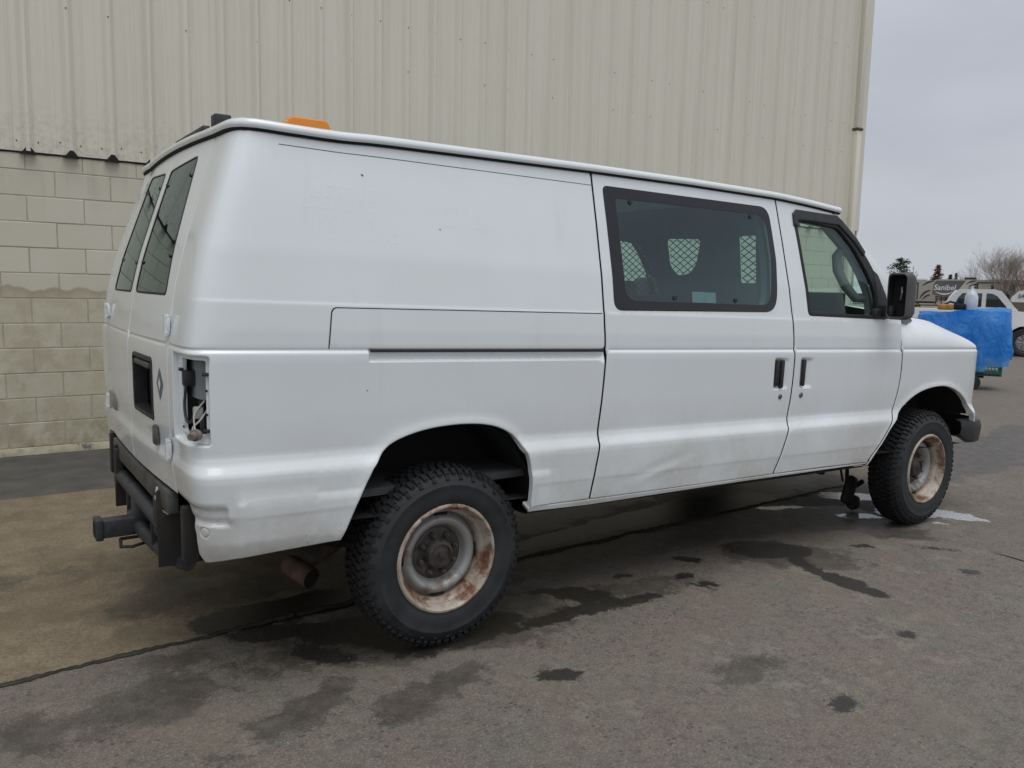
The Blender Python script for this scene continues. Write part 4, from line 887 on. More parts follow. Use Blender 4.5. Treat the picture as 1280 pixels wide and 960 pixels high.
v2 = t.new('ShaderNodeTexVoronoi'); t.l.new(po, v2.inputs['Vector']); v2.inputs['Scale'].default_value = 55; s2 = t.new('ShaderNodeSeparateColor'); t.l.new(v2.outputs['Color'], s2.inputs[0])
pit = t.math('MULTIPLY', t.math('MULTIPLY', t.rng(s2.outputs[1], .80, .83), t.rng(v2.outputs['Distance'], .55, .25)), t.rng(t.noise(po, 2.2, 5, .65), .42, .58)); c = t.mix(t.math('MULTIPLY', pit, .75), c, (.04, .034, .028))
c = t.mix(t.math('MULTIPLY', t.rng(n4, .48, .66), .55), c, (.070, .059, .050)); c = t.mix(t.math('MULTIPLY', t.rng(t.noise(po, 2.7, 5, .6), .50, .66), .35), c, (.15, .135, .10))
c, r, pd = stain_shade_nodes(t, po, c, (.80, .80, .80)); t.l.new(c, b.inputs['Base Color']); t.l.new(r, b.inputs['Roughness'])
hgt = t.math('MULTIPLY', t.math('ADD', n3, t.math('MULTIPLY', vo.outputs['Distance'], .6)), t.math('SUBTRACT', 1.0, t.math('MULTIPLY', pd, .95))); t.l.new(t.bump(hgt, .004, .8), b.inputs['Normal'])
vmat('asphalt_dark', (.052, .049, .045), (.085, .079, .070), 5, .85, bump=.003, bscale=150, detail=8)
# stained concrete apron
m, b, t = mat('apron_concrete', (.25, .21, .16), .8)
po = t.pos(); n1 = t.noise(po, 1.1, 6, .6, .4); n2 = t.noise(po, 6, 5, .6); n3 = t.noise(po, 105, 7, .8)
brn = t.rng(t.math('ADD', t.sep(po)[0], t.math('MULTIPLY', t.noise(po, 1.7, 5, .6), 1.6)), 1.35, .35); c = t.mix(t.rng(n1, .30, .70), t.mix(brn, (.13, .121, .107), (.182, .144, .096)), t.mix(brn, (.09, .084, .074), (.112, .085, .052))); c = t.mix(t.math('MULTIPLY', t.rng(n2, .45, .75), .6), c, (.27, .215, .14)); c = t.mix(t.math('MULTIPLY', t.rng(n3, .50, .62), .45), c, (.36, .30, .21)); c = t.mix(t.math('MULTIPLY', t.rng(n3, .48, .38), .65), c, (.06, .045, .028))
bl = t.noise(po, 2.4, 6, .65, .6); c = t.mix(t.math('MULTIPLY', t.rng(bl, .50, .62), .55), c, (.085, .066, .042)); wv = t.noise(t.scl(po, (.35, 1.6, 1)), 1.6, 5, .6); c = t.mix(t.math('MULTIPLY', t.rng(wv, .5, .68), .55), c, (.105, .078, .050))
c, r, pd = stain_shade_nodes(t, po, c, (.72, .72, .72)); t.l.new(c, b.inputs['Base Color']); t.l.new(r, b.inputs['Roughness']); t.l.new(t.bump(n3, .0025, .7), b.inputs['Normal'])
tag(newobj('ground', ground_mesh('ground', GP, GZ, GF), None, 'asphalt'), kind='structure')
# apron slab: ragged near edge running under the van
xs = np.concatenate([np.arange(-16, -2.6, .4), np.arange(-2.6, 4.3, .012)])
def near_edge(x): return np.interp(x, [-16, -1.53, -.77, .9, 2.56, 3.46, 4.4], [-.75, -.395, -.345, -.20, -.13, -.10, -.05])
def ragged(x): return near_edge(x)+.020*mnoise.noise((x*3.1, 0, 0))+.016*mnoise.noise((x*13, 3, 0))+.012*mnoise.noise((x*47, 5, 0))
ne = np.array([ragged(x) for x in xs]); fe = np.array([2.47+.010*x+.01*mnoise.noise((x*4, 9, 0)) for x in xs])
tt = np.concatenate([[0, .004, .012], np.linspace(.03, 1, 44)]); SP = np.array([[(x, a+(c_-a)*q) for q in tt] for x, a, c_ in zip(xs, ne, fe)]).reshape(-1, 2)
idx = np.arange(len(xs)*len(tt)).reshape(len(xs), len(tt)); SF = np.stack([idx[:-1, :-1], idx[1:, :-1], idx[1:, 1:], idx[:-1, 1:]], -1).reshape(-1, 4)
tag(newobj('concrete_apron', ground_mesh('concrete_apron', SP, GZ+.006, SF), None, 'apron_concrete'), kind='structure')
# dirt-filled joint along the slab and a crack in the asphalt
def ribbon(name, pts, w, z, m):
    v = []; n = len(pts)
    for i, p in enumerate(pts):
        p = Vector(p); d = (Vector(pts[min(i+1, n-1)])-Vector(pts[max(i-1, 0)])).normalized(); q = Vector((-d.y, d.x)); ww = w*(.12+1.5*max(0, .25+mnoise.noise((p.x*5, p.y*5, 2)))+.5*abs(mnoise.noise((p.x*40, p.y*40, 2))))
        v += [(p.x+q.x*ww, p.y+q.y*ww, z), (p.x-q.x*ww, p.y-q.y*ww, z)]
    return tag(newobj(name, mesh(name, v, [(2*i, 2*i+1, 2*i+3, 2*i+2) for i in range(n-1)]), None, m), kind='structure')
vmat('joint_dirt', (.022, .022, .016), (.045, .043, .03), 18, .95)
ribbon('slab_joint', [(x, ragged(x)-.010) for x in np.arange(-2.6, 4.3, .012)], .026, GZ+.004, 'joint_dirt')
ribbon('ground_crack', [(3.32+.02*mnoise.noise((0, y*6, 1))+.02*(y+1.1), y) for y in np.arange(-1.12, -3.2, -.03)], .006, GZ+.004, 'joint_dirt')
# darker patched asphalt between the apron and the wall
sp_ = MB().grid([[(x, y, GZ+.0035) for y in (2.46+.010*min(x, 4.3), 3.0, 4.06)] for x in np.arange(-16, 4.4, .5)]).build('patched_strip', 'asphalt_dark', None); tag(sp_, kind='structure')
# grit and crumbs lying about
vmat('grit', (.22, .20, .17), (.10, .09, .075), 40, .9)
mb = MB(); rr = random.Random(3)
for i in range(900):
    if i < 330: x, y = rr.uniform(-3, .5), 3.98-abs(rr.gauss(0, .35)); z0 = 0
    else: x, y = rr.uniform(-1.5, 4.5), rr.uniform(-3.2, 3.9); z0 = .006 if -.3 < y < 2.4 else 0
    s = rr.uniform(.0015, .0045)*(1.4 if i < 330 else 1); v = [Vector((rr.uniform(.6, 1)*a, rr.uniform(.6, 1)*b_, rr.uniform(.4, .8)*c_))*s for a, b_, c_ in ((1, 0, 0), (-1, 0, 0), (0, 1, 0), (0, -1, 0), (0, 0, 1), (0, 0, -1))]
    mb.add([p+Vector((x, y, GZ+z0+s*.3)) for p in v], [(0, 2, 4), (2, 1, 4), (1, 3, 4), (3, 0, 4), (2, 0, 5), (1, 2, 5), (3, 1, 5), (0, 3, 5)])
tag(mb.build('loose_grit', 'grit', None, False), 'loose grit and pebbles scattered over the asphalt and along the wall', 'grit', kind='stuff')

# ================================================================== WAREHOUSE
BW = empty('warehouse_building', (0, 4.0, 0), .0062); tag(BW, 'beige warehouse with ribbed metal cladding over a painted block base', 'building')
# painted block, water-stained
m, b, t = mat('block_paint', (.48, .45, .37), .75)
po = t.pos(); sx = t.sep(po); n1 = t.noise(po, 1.6, 5, .6); n2 = t.noise(po, 7, 5, .65); n3 = t.noise(po, 160, 4, .7)
c = t.mix(t.rng(n1, .3, .7), (.65, .625, .52), (.59, .56, .45))
wl = t.math('ADD', sx[2], t.math('MULTIPLY', t.math('SUBTRACT', t.noise(t.scl(po, (1, 1, .01)), 4.5, 3, .5), .5), .20))
st = t.rng(wl, 1.395, 1.375, 0, 1); st2 = t.math('MULTIPLY', st, t.rng(t.math('ADD', n2, t.math('MULTIPLY', t.rng(wl, 1.40, 1.15), -.10)), .30, .60, .30, .85))
c = t.mix(t.math('MULTIPLY', st2, .75), c, (.42, .36, .215)); ed = t.math('MULTIPLY', t.rng(wl, 1.395, 1.38), t.rng(wl, 1.30, 1.37)); c = t.mix(t.math('MULTIPLY', ed, .45), c, (.25, .205, .13))
lowd = t.math('MULTIPLY', t.rng(sx[2], .45, .05), t.rng(n2, .38, .62)); c = t.mix(t.math('MULTIPLY', lowd, .7), c, (.22, .185, .115))
stv = t.noise(t.scl(po, (6, 6, .5)), 1.0, 4, .6); c = t.mix(t.math('MULTIPLY', t.rng(stv, .55, .75), t.math('MULTIPLY', t.rng(sx[2], 1.9, 2.4), .45)), c, (.25, .24, .19))
chip = t.math('MULTIPLY', t.rng(t.math('ADD', n2, t.math('MULTIPLY', n3, .25)), .76, .80), t.rng(sx[2], .30, .10)); c = t.mix(chip, c, (.13, .13, .12))
oi = t.new('ShaderNodeObjectInfo'); c = t.mix(t.rng(oi.outputs['Random'], 0, 1, 0, .16), c, (.36, .335, .26)); blo = t.math('MULTIPLY', t.rng(t.noise(po, 3.1, 5, .65, .5), .52, .60), t.rng(sx[2], 1.5, 1.2)); c = t.mix(t.math('MULTIPLY', blo, .35), c, (.34, .295, .195))
t.l.new(c, b.inputs['Base Color']); t.l.new(t.bump(n3, .002, .6), b.inputs['Normal'])
vmat('mortar', (.46, .43, .35), (.33, .305, .235), 9, .95, bump=.001)
m, b, t = mat('footing_concrete', (.35, .33, .26), .9)
po = t.pos(); n2 = t.noise(po, 5, 6, .7); n3 = t.noise(po, 120, 3); c = t.mix(t.rng(n2, .4, .65), (.40, .37, .27), (.27, .24, .16)); c = t.mix(t.rng(t.math('ADD', n2, t.math('MULTIPLY', n3, .2)), .68, .72), c, (.10, .105, .105)); t.l.new(c, b.inputs['Base Color']); t.l.new(t.bump(n2, .01, .5), b.inputs['Normal'])
# cladding paint
m, b, t = mat('cladding_paint', (.47, .45, .38), .42)
po = t.pos(); sx = t.sep(po); n1 = t.noise(t.scl(po, (2.5, 2.5, .25)), 1.0, 5, .6); n2 = t.noise(t.scl(po, (22, 22, .35)), 1.0, 4, .6); n3 = t.noise(po, 30, 4)
c = t.mix(t.rng(n1, .3, .7), (.72, .695, .595), (.67, .645, .545)); c = t.mix(t.math('MULTIPLY', t.rng(n2, .54, .72), .30), c, (.47, .445, .34)); c = t.mix(t.math('MULTIPLY', t.rng(sx[2], 2.95, 2.47), t.math('MULTIPLY', t.rng(n3, .45, .7), .35)), c, (.24, .21, .14))
t.l.new(c, b.inputs['Base Color']); t.l.new(t.bump(t.noise(po, 1.3, 3), .02, .25), b.inputs['Normal'])
vmat('screw_rust', (.07, .045, .03), (.14, .11, .08), 60, .8)
X0, X1, ZS = -14.0, 10.18, 2.472
wl_ = MB().box(((X0+X1)/2, .12, ZS/2), (X1-X0, .2395, ZS-.02)).build('block_wall', 'mortar', BW)
PX, PZ, Z0 = .4105, .2045, .0805
me_b = MB().rbox((0, 0, 0), (PX-.004, .03, PZ-.0035), .005, 1); BL = mesh('concrete_block', me_b.v, me_b.f, False); BL.materials.append(MATS['block_paint'])
me_b = MB().rbox((0, 0, 0), (PX-.005, .03, .130), .0035, 1); BLc = mesh('concrete_block', me_b.v, me_b.f, False); BLc.materials.append(MATS['block_paint'])
rest = MB(); rr = random.Random(5)
for k in range(12):
    z = Z0+PZ*(k+.5); off = -1.287+PX/2+(PX/2 if k % 2 else 0); top = k == 11
    if top: z = Z0+PZ*11+.068
    i0, i1 = int((X0+.1-off)/PX)+1, int((X1-.25-off)/PX)
    for i in range(i0, i1+1):
        x = off+i*PX; dy = rr.uniform(-.0012, .0012)
        if -2.6 < x < 7.55:
            o = newobj('concrete_block', BLc if top else BL, wl_); o.location = (x, .0125+dy, z); o.rotation_euler = (rr.uniform(-.003, .003), 0, rr.uniform(-.003, .003))
        else: rest.box((x, .0125+dy, z), (PX-.008, .03, (.130 if top else PZ-.006)))
tag(rest.build('far_block', 'block_paint', wl_, False), kind='stuff')
ft = MB(); fr = []
for x in np.arange(X0, X1, .06): fr.append([(x, -.004, Z0), (x, -.020-.006*mnoise.noise((x*5, 0, 0)), Z0-.006), (x, -.030-.012*mnoise.noise((x*7, 5, 0)), .03), (x, -.045-.02*mnoise.noise((x*4, 8, 0)), -.01)])
ft.grid(fr).build('footing_ledge', 'footing_concrete', BW, 60)
# ribbed cladding, one sheet every 914 mm
RP = .3048
def sheet_profile():
    o = []
    for k in range(3):
        c = k*RP
        for a, d in ((-.058, 0), (-.046, .001), (-.016, .040), (-.012, .042), (.012, .042), (.016, .040), (.046, .001), (.058, 0), (.098, 0), (.104, .0035), (.116, .0035), (.122, 0), (.184, 0), (.190, .0035), (.202, .0035), (.208, 0)): o.append((c+a, d))
    o.append((3*RP-.058, 0)); o += [(3*RP-.046, .001), (3*RP-.017, .042), (3*RP-.012, .0475), (3*RP+.012, .0475), (3*RP+.017, .043), (3*RP+.018, .040)]; return o
SPF = sheet_profile(); HT = 8.2
zz = [ZS, ZS+.02, 4.0, 6.0, HT]
S0 = -1.0515-.006
ns = int((X1-.30-X0)/(3*RP)); smb = MB(); smb.grid([[(a, -.012-d, z) for z in zz] for a, d in SPF]); SH = mesh('cladding_sheet', smb.v, smb.f, 28); SH.materials.append(MATS['cladding_paint'])
i0 = int(math.ceil((X0-S0)/(3*RP))); x_last = None
for i in range(i0, 13):
    x = S0+i*3*RP
    if x+3*RP > X1-.1: break
    o = newobj('cladding_sheet', SH, BW); o.location = (x, -.0006*(i % 2), 0); x_last = x+3*RP
fill = MB().grid([[(x_last+a*1.0, -.012-d, z) for z in zz] for a, d in SPF if x_last+a < X1-.20]).build('cladding_sheet', 'cladding_paint', BW, 28)
# black closure gap beneath the sheets, rib ends
gp = [[(x, -.008, ZS+.006), (x, -.009, ZS-.014-.012*abs(mnoise.noise((x*6, 1, 0)))-.016*max(0, mnoise.noise((x*2.3, 7, 0))))] for x in np.arange(X0, X1, .03)]
MB().grid(gp).build('cladding_gap', 'seal_shade_black', BW)
cm = MB().prism([(-.060, -.020), (.056, -.022), (.040, .002), (.016, .034), (-.010, .038), (-.034, .006)], -.056, -.010); CLM = mesh('rib_closure', cm.v, cm.f, False); CLM.materials.append(MATS['seal_shade_black'])
for i in range(int((X0-S0)/RP), int((X1-.2-S0)/RP)): newobj('rib_closure', CLM, BW).location = (S0+i*RP, 0, ZS)
sc_ = MB(); rr = random.Random(9)
for i in range(int((-4-S0)/RP), int((X1-.2-S0)/RP)):
    x = S0+i*RP
    for z in (2.56, 3.62, 4.05, 5.15, 6.2):
        for dx in ((-.075, .075) if z < 3 else (0.0,)):
            if rr.random() < .25 and z > 3: continue
            sc_.lathe([(.006, 0), (.006, .003), (.004, .004), (.004, .007), (0, .008)], (x+dx, -.012 if z < 3 else -.054, z+rr.uniform(-.01, .01)), 'y', 6, -1)
tag(sc_.build('screws', 'screw_rust', BW, False), kind='stuff')
# corner trim, downspout, return wall, eave
MB().box((X1-.06, -.036, (HT+ZS)/2), (.15, .05, HT-ZS)).box((X1-.012, .1, (HT)/2), (.026, .30, HT)).build('corner_trim', 'cladding_paint', BW)
dsp = MB(); 
for k, (z0, z1) in enumerate(((.25, 3.97), (3.97, HT))): dsp.rbox((X1-.235, -.085, (z0+z1)/2), (.115-.006*k, .085-.005*k, z1-z0), .012)
dw = dsp.build('downspout', 'cladding_paint', BW)
MB().rbox((X1-.235, -.087, 3.99), (.135, .105, .035), .004).build('downspout_strap', 'screw_rust', dw)
MB().box((X1+.0, 9.2, HT/2), (.02, 18, HT)).build('return_wall', 'cladding_paint', BW)
MB().box(((X0+X1)/2, 8.9, HT+.1), (X1-X0+.5, 18.4, .2)).build('roof', 'frame_grey', BW)

# ================================================================== YARD BEYOND
CAMP = Vector((-1.5908, -3.7325, 1.4869))
def spot(px, depth, dz=0.0):
    """ground point on the bearing of column px, that many metres into the yard"""
    d = cf+cr*((px-640)/1020.58)+cu*(109/1020.58); p_ = CAMP+d*depth; return Vector((p_.x, p_.y, dz))
def facing(p): return math.atan2(p.y-CAMP.y, p.x-CAMP.x)        # azimuth of the line of sight
vmat('tarp_blue', (.02, .30, .80), (.22, .55, .92), 2.2, .30)
m = MATS['tarp_blue']; t = NT(m); b = m.node_tree.nodes['Principled BSDF']; b.inputs['Coat Weight'].default_value = .1
tl = t.new('ShaderNodeBsdfTranslucent'); tl.inputs[0].default_value = (.05, .42, .95, 1); trn = t.new('ShaderNodeBsdfTransparent'); trn.inputs[0].default_value = (.25, .55, .95, 1); ms = t.new('ShaderNodeMixShader'); ms.inputs[0].default_value = .45; ms2 = t.new('ShaderNodeMixShader'); ms2.inputs[0].default_value = .2
bmp = t.bump(t.math('ADD', t.noise(t.scl(t.co('Object'), (1, 1, .5)), 3.5, 3, .5, 1.5), t.math('MULTIPLY', t.noise(t.co('Object'), 14, 3), .15)), .12, 1.0); t.l.new(bmp, b.inputs['Normal']); t.l.new(bmp, tl.inputs['Normal'])
o_ = [x for x in t.n if x.type == 'OUTPUT_MATERIAL'][0]; t.l.new(b.outputs[0], ms.inputs[1]); t.l.new(tl.outputs[0], ms.inputs[2]); t.l.new(ms.outputs[0], ms2.inputs[1]); t.l.new(trn.outputs[0], ms2.inputs[2]); t.l.new(ms2.outputs[0], o_.inputs[0])
vmat('crate_green', (.02, .14, .09), (.03, .20, .13), 10, .5)
vmat('yellow_paint', (.55, .40, .06), (.42, .30, .05), 10, .5)
vmat('tool_orange', (.55, .25, .03), (.30, .14, .03), 25, .5)
vmat('clear_poly', (.62, .66, .72), (.50, .55, .62), 14, .2)
vmat('car_white', (.74, .75, .76), (.68, .69, .70), 2, .25, coat=.6)
vmat('rv_beige', (.40, .375, .33), (.345, .325, .285), .5, .35)
vmat('rv_cream', (.52, .50, .44), (.47, .45, .40), .5, .35)
vmat('rv_grey', (.105, .105, .112), (.13, .13, .135), .5, .3)
vmat('rv_dark', (.025, .025, .028), (.04, .04, .042), .6, .4)
vmat('rv_white', (.74, .74, .74), (.66, .66, .66), .8, .35)
vmat('rv_brown', (.16, .12, .085), (.12, .09, .065), .8, .4)
vmat('bark', (.16, .135, .11), (.11, .09, .075), 3, .9)
vmat('bark_pale', (.30, .27, .235), (.22, .20, .175), 3, .9)
vmat('twig_brown', (.13, .085, .065), (.20, .13, .10), .5, .9)
vmat('twig_red', (.16, .065, .055), (.20, .10, .085), .5, .9)
vmat('needle_green', (.030, .055, .028), (.060, .085, .040), .6, .8)
vmat('needle_dark', (.024, .038, .032), (.040, .055, .045), .6, .8)
# ---- covered garden cart
cp = spot(1231, 13.0); az = facing(cp)
cart = empty('garden_cart', (11.94, 3.15, .018), az-math.pi/2+.06); tag(cart, 'garden cart covered by a crumpled blue plastic tarp beyond the van', 'cart')
# local x: to the right in the picture, y: away
for x in (-.55, .18):
    for y in (-.30, .30):
        w = MB().lathe([(.03, -.045), (.075, -.045), (.08, -.038), (.10, -.042), (.114, -.03), (.118, 0), (.114, .03), (.10, .042), (.08, .038), (.075, .045), (.03, .045)], (0, 0, 0), 'y', 28).build('cart_wheel', 'tyre', cart, 40); w.location = (x, y, .118)
        MB().lathe([(0, -.040), (.03, -.044), (.05, -.036), (.072, -.038), (.076, -.03), (.076, .03), (.05, .036), (0, .04)], (0, 0, 0), 'y', 20).build('wheel_rim', 'chrome_worn', w, 40)
MB().tube([(-.55, -.30, .118), (-.55, .30, .118)], .012, 6).tube([(.18, -.30, .118), (.18, .30, .118)], .012, 6).rbox((-.15, 0, .20), (1.0, .12, .05), .01).rbox((-.1, 0, .255), (1.30, .62, .035), .008).build('cart_bed', 'chassis_black', cart)
cb = MB()
for z in np.linspace(.24, .42, 5): cb.box((.40, -.30, z), (.34, .008, .012)).box((.40, .30, z), (.34, .008, .012)).box((.57, 0, z), (.008, .6, .012))
for x in np.linspace(.24, .57, 8): cb.box((x, -.30, .33), (.012, .01, .2))
for y in np.linspace(-.28, .28, 9): cb.box((.57, y, .33), (.01, .012, .2))
cb.box((.40, 0, .235), (.34, .6, .01)).build('wire_crate', 'crate_green', cart)
MB().rbox((.0, -.29, .30), (.36, .06, .05), .01).rbox((.22, -.26, .31), (.16, .1, .04), .01).build('yellow_tray', 'yellow_paint', cart)
MB().rbox((-.2, 0, .60), (.7, .4, .6), .04).build('inner_load', 'clear_poly', cart)
MB().rbox((-.28, -.25, .46), (.16, .1, .14), .02).build('purple_bag', 'decal_purple' if 'decal_purple' in MATS else 'frit_band', cart)
rows = []; nq = 132
for j, v in enumerate(np.linspace(0, 1, 34)):
    row = []
    for k in range(nq):
        q = k*math.tau/nq; c_, s_ = math.cos(q), math.sin(q)
        # squared plan, wider at the top right corner pole
        ex_ = 6; r = 1/((abs(c_)**ex_+abs(s_)**ex_)**(1/ex_)); tp = .64-.03*v; px_, py_ = r*c_*(tp+(.07 if c_ > 0 else .0)*v), r*s_*(.36+.02*v)
        ztop = 1.225+.04*(c_*r)+.03*math.sin(3*q); zb = .36+.10*max(0, -c_)*0+.06*math.sin(2*q+.6)+(.08 if c_ > .5 else 0)
        fold = .055*v**.7*mnoise.noise((k*.30, v*1.3, 4))+.022*v*math.sin(q*15+3*mnoise.noise((k*.1, v*2, 1)))+.07*mnoise.noise((c_*2, s_*2+5, v*2.5))
        row.append(Vector((px_+c_*fold, py_+s_*fold, ztop+(zb-ztop)*v+.012*mnoise.noise((k*.5, v*7, 0)))))
    row.append(row[0]); rows.append(row)
MB().grid(rows).build('blue_tarp', 'tarp_blue', cart, True)
tr = []
for s_ in np.linspace(0, 1, 10): tr.append([Vector((p.x*s_, p.y*s_, p.z-.05*(1-s_)*0+.03*mnoise.noise((p.x*s_*5, p.y*s_*5, 8)))) for p in rows[0]])
MB().grid(tr).build('tarp_top', 'tarp_blue', cart, True)
def cart_pt(x, y, z): M_ = Matrix.Rotation(az-math.pi/2+.06, 3, 'Z'); return M_ @ Vector((x, y, z))+Vector((11.94, 3.15, .018))
tl_ = empty('power_tool', cart_pt(-.20, -.12, 1.255), az-math.pi/2+.2); tag(tl_, 'small orange and black tool lying on the blue tarp', 'tool')
MB().rbox((-.08, 0, .045), (.22, .14, .09), .02).build('tool_body', 'tool_orange', tl_); MB().rbox((.12, 0, .05), (.18, .12, .10), .025).build('tool_motor', 'seal_shade_black', tl_); MB().tube([(-.10, 0, .08), (-.02, 0, .13), (.10, 0, .10)], .018, 6).build('tool_handle', 'seal_shade_black', tl_)
jug = MB().lathe([(0, 0), (.085, 0), (.095, .02), (.10, .10), (.095, .22), (.07, .27), (.03, .32), (.02, .36), (.02, .38), (0, .385)], (0, 0, 0), 'z', 20).build('plastic_jug', 'clear_poly', None, 50); jug.location = cart_pt(.08, -.05, 1.262); tag(jug, 'pale translucent jug with pointed top standing on the blue tarp', 'jug')
# ---- pickup truck
def truck():
    pt = Vector((20.5, 5.95, .018)); a = facing(pt)-math.pi/2
    tk_ = empty('pickup_truck', pt, a+.10); tag(tk_, 'white pickup truck mostly hidden behind the blue tarp', 'truck')
    Wd = 1.9
    side = [(-3.9, .52), (-3.85, .95), (-3.6, 1.12), (-2.1, 1.14), (-1.80, 1.16), (-.45, 1.16), (-.35, 1.13), (.55, 1.06), (.72, .95), (.75, .55), (.45, .45)]
    def arch(cx): return [(cx+.42*math.cos(q), .36+.42*math.sin(q)) for q in np.linspace(0.1, math.pi-.1, 12)]
    body = side+arch(0)+[(-.5, .42), (-2.5, .42)]+arch(-3.0)+[(-3.5, .45)]
    mb = MB()
    pl = [(x, z) for x, z in body]; P = [resample(pl, .12)]
    v2, e2, f2, *_ = delaunay_2d_cdt([Vector(p) for p in P[0]], [(i, (i+1) % len(P[0])) for i in range(len(P[0]))], [], 0, 1e-6); V = np.array([tuple(p) for p in v2]); F = np.array(f2); k = inside(P[0], V[F].mean(1))
    for y in (0.0, Wd): mb.add([(x, y+(.05 if z > .95 else 0)*(1 if y == 0 else -1), z) for x, z in V], [tuple(f) for f in F[k]])
    n = len(P[0]); mb.add([(x, .0+(.05 if z > .95 else 0), z) for x, z in P[0]]+[(x, Wd-(.05 if z > .95 else 0), z) for x, z in P[0]], [(i, (i+1) % n, n+(i+1) % n, n+i) for i in range(n)])
    bd = mb.build('body', 'car_white', tk_, 40)
    cab = [(-1.86, 1.15), (-1.72, 1.46), (-1.58, 1.64), (-1.46, 1.67), (-.75, 1.67), (-.58, 1.62), (-.20, 1.13)]
    win = [(-1.64, 1.22), (-1.55, 1.45), (-1.46, 1.565), (-1.02, 1.565), (-1.02, 1.22)]
    for y0, y1 in ((.10, Wd-.10),): MB().prism(cab, y0, y1).build('cab_roof', 'car_white', bd, 30)
    for y in (.095, Wd-.095): MB().prism(win, y-.004, y+.004).build('side_window', 'glass_car', bd)
    [MB().prism([(-.92, 1.22), (-.92, 1.565), (-.80, 1.565), (-.68, 1.50), (-.45, 1.22)], y-.004, y+.004).build('side_window', 'glass_car', bd) for y in (.095, Wd-.095)]
    MB().add([(-.56, .16, 1.60), (-.56, Wd-.16, 1.60), (-.205, Wd-.16, 1.15), (-.205, .16, 1.15)], [(0, 1, 2, 3)]).build('windscreen', 'glass_car', bd).location = (.012, 0, .012)
    for cx in (0, -3.0):
        for y, s_ in ((.13, 1), (Wd-.13, -1)):
            w = MB().lathe([(.20, -.10), (.25, -.118), (.33, -.115), (.355, -.09), (.36, 0), (.355, .09), (.33, .115), (.2, .11)], (0, 0, 0), 'y', 40).build('wheel', 'tyre', tk_, 40); w.location = (cx, y, .358)
            r = MB().lathe([(.255, -.112*s_), (.248, -.118*s_), (.232, -.10*s_), (.225, -.04*s_), (.05, -.04*s_)], (0, 0, 0), 'y', 40)
            for k in range(10):
                q = k*math.tau/10; r.rbox((.125*math.cos(q), -.088*s_, .125*math.sin(q)), (.20, .03, .035), .008, 1, Matrix.Rotation(-q, 3, 'Y'))
            r.lathe([(0, -.105*s_), (.04, -.105*s_), (.045, -.06*s_)], (0, 0, 0), 'y', 16); r.build('alloy_rim', 'chrome_worn', w, 40)
            MB().lathe([(.238, -.03*s_), (.01, -.03*s_)], (0, 0, 0), 'y', 24).build('brake_shadow', 'seal_shade_black', w)
    for y in (.05, Wd-.05): MB().rbox((.70, y, .86), (.1, .25, .14), .03).build('headlight', 'clear_poly', tk_)
    MB().rbox((.76, Wd/2, .56), (.12, Wd, .2), .04).build('front_bumper', 'grey_plastic', tk_)
truck()
# ---- flatbed trailer with a yellow rail, between the van and the camper row
fp = spot(1165, 34); fb = empty('flatbed_trailer', fp, facing(fp)-math.pi/2-.05); tag(fb, 'low black flatbed trailer with a yellow edge rail behind the cart', 'trailer')
MB().box((-.6, 1.0, .80), (6.5, 2.0, .16)).box((-.6, .02, .62), (6.4, .06, .2)).build('trailer_deck', 'rv_dark', fb)
MB().box((-.2, -.03, .985), (2.9, .08, .10), Matrix.Rotation(R_(-1.2), 3, 'Y')).build('yellow_rail', 'yellow_paint', fb)
for x in (-1.6, -.8, .0):
    MB().lathe([(.1, -.1), (.30, -.1), (.35, -.07), (.35, .07), (.30, .1), (.1, .1)], (0, 0, 0), 'y', 24).build('trailer_wheel', 'tyre', fb, 40).location = (x, .15, .35)
mbx = MB()
for k in range(9): mbx.tube([(-3.4+k*.75, .3, .88), (-3.2+k*.75+random.uniform(-.3, .3), .3, 1.15+random.uniform(-.12, .12))], .04, 5)
mbx.tube([(-3.8, .3, 1.10), (2.4, .3, 1.12)], .035, 5).build('chain_rack', 'rv_dark', fb)
# ---- campers
def text_mesh(txt, size, name, m, parent, shear=0.0):
    cu_ = bpy.data.curves.new(name, 'FONT'); cu_.body = txt; cu_.size = size; cu_.shear = shear; cu_.extrude = .008; cu_.offset = size*.015
    to = bpy.data.objects.new(name, cu_); me = bpy.data.meshes.new_from_object(to); bpy.data.objects.remove(to)
    for v in me.vertices: v.co = (v.co.x, -v.co.z, v.co.y)
    return newobj(name, me, parent, m)
def swoosh(pts, w, y, name, m, parent):
    v = []; n = len(pts)
    for i, p in enumerate(pts):
        p = Vector(p); d = (Vector(pts[min(i+1, n-1)])-Vector(pts[max(i-1, 0)])).normalized(); q = Vector((-d.y, d.x))*w*math.sin(math.pi*(.08+.90*i/(n-1)))
        v += [(p.x+q.x, y, p.y+q.y), (p.x-q.x, y, p.y-q.y)]
    return MB().add(v, [(2*i, 2*i+1, 2*i+3, 2*i+2) for i in range(n-1)]).build(name, m, parent)
def arc(x0, z0, x1, z1, bow, n=10):
    o = []
    for t_ in np.linspace(0, 1, n): o.append((x0+(x1-x0)*t_-bow*math.sin(math.pi*t_)*(z1-z0)/math.hypot(x1-x0, z1-z0), z0+(z1-z0)*t_+bow*math.sin(math.pi*t_)*(x1-x0)/math.hypot(x1-x0, z1-z0)))
    return o
px_m = .098                               # metres per photo pixel at 100 m
p0 = spot(1162, 100); cB = empty('fifth_wheel_camper', p0, facing(spot(1215, 100))-math.pi/2); tag(cB, 'long beige camper with a dark grey lettered nose in the far row', 'camper')
sideB = [(.0, 1.55), (.15, 3.05), (.45, 3.45), (1.0, 3.55), (12.5, 3.55), (12.5, .75), (3.3, .75), (2.6, 1.15), (2.0, 1.5)]
MB().prism(sideB, 0, 2.5).build('body', 'rv_beige', cB, 30)
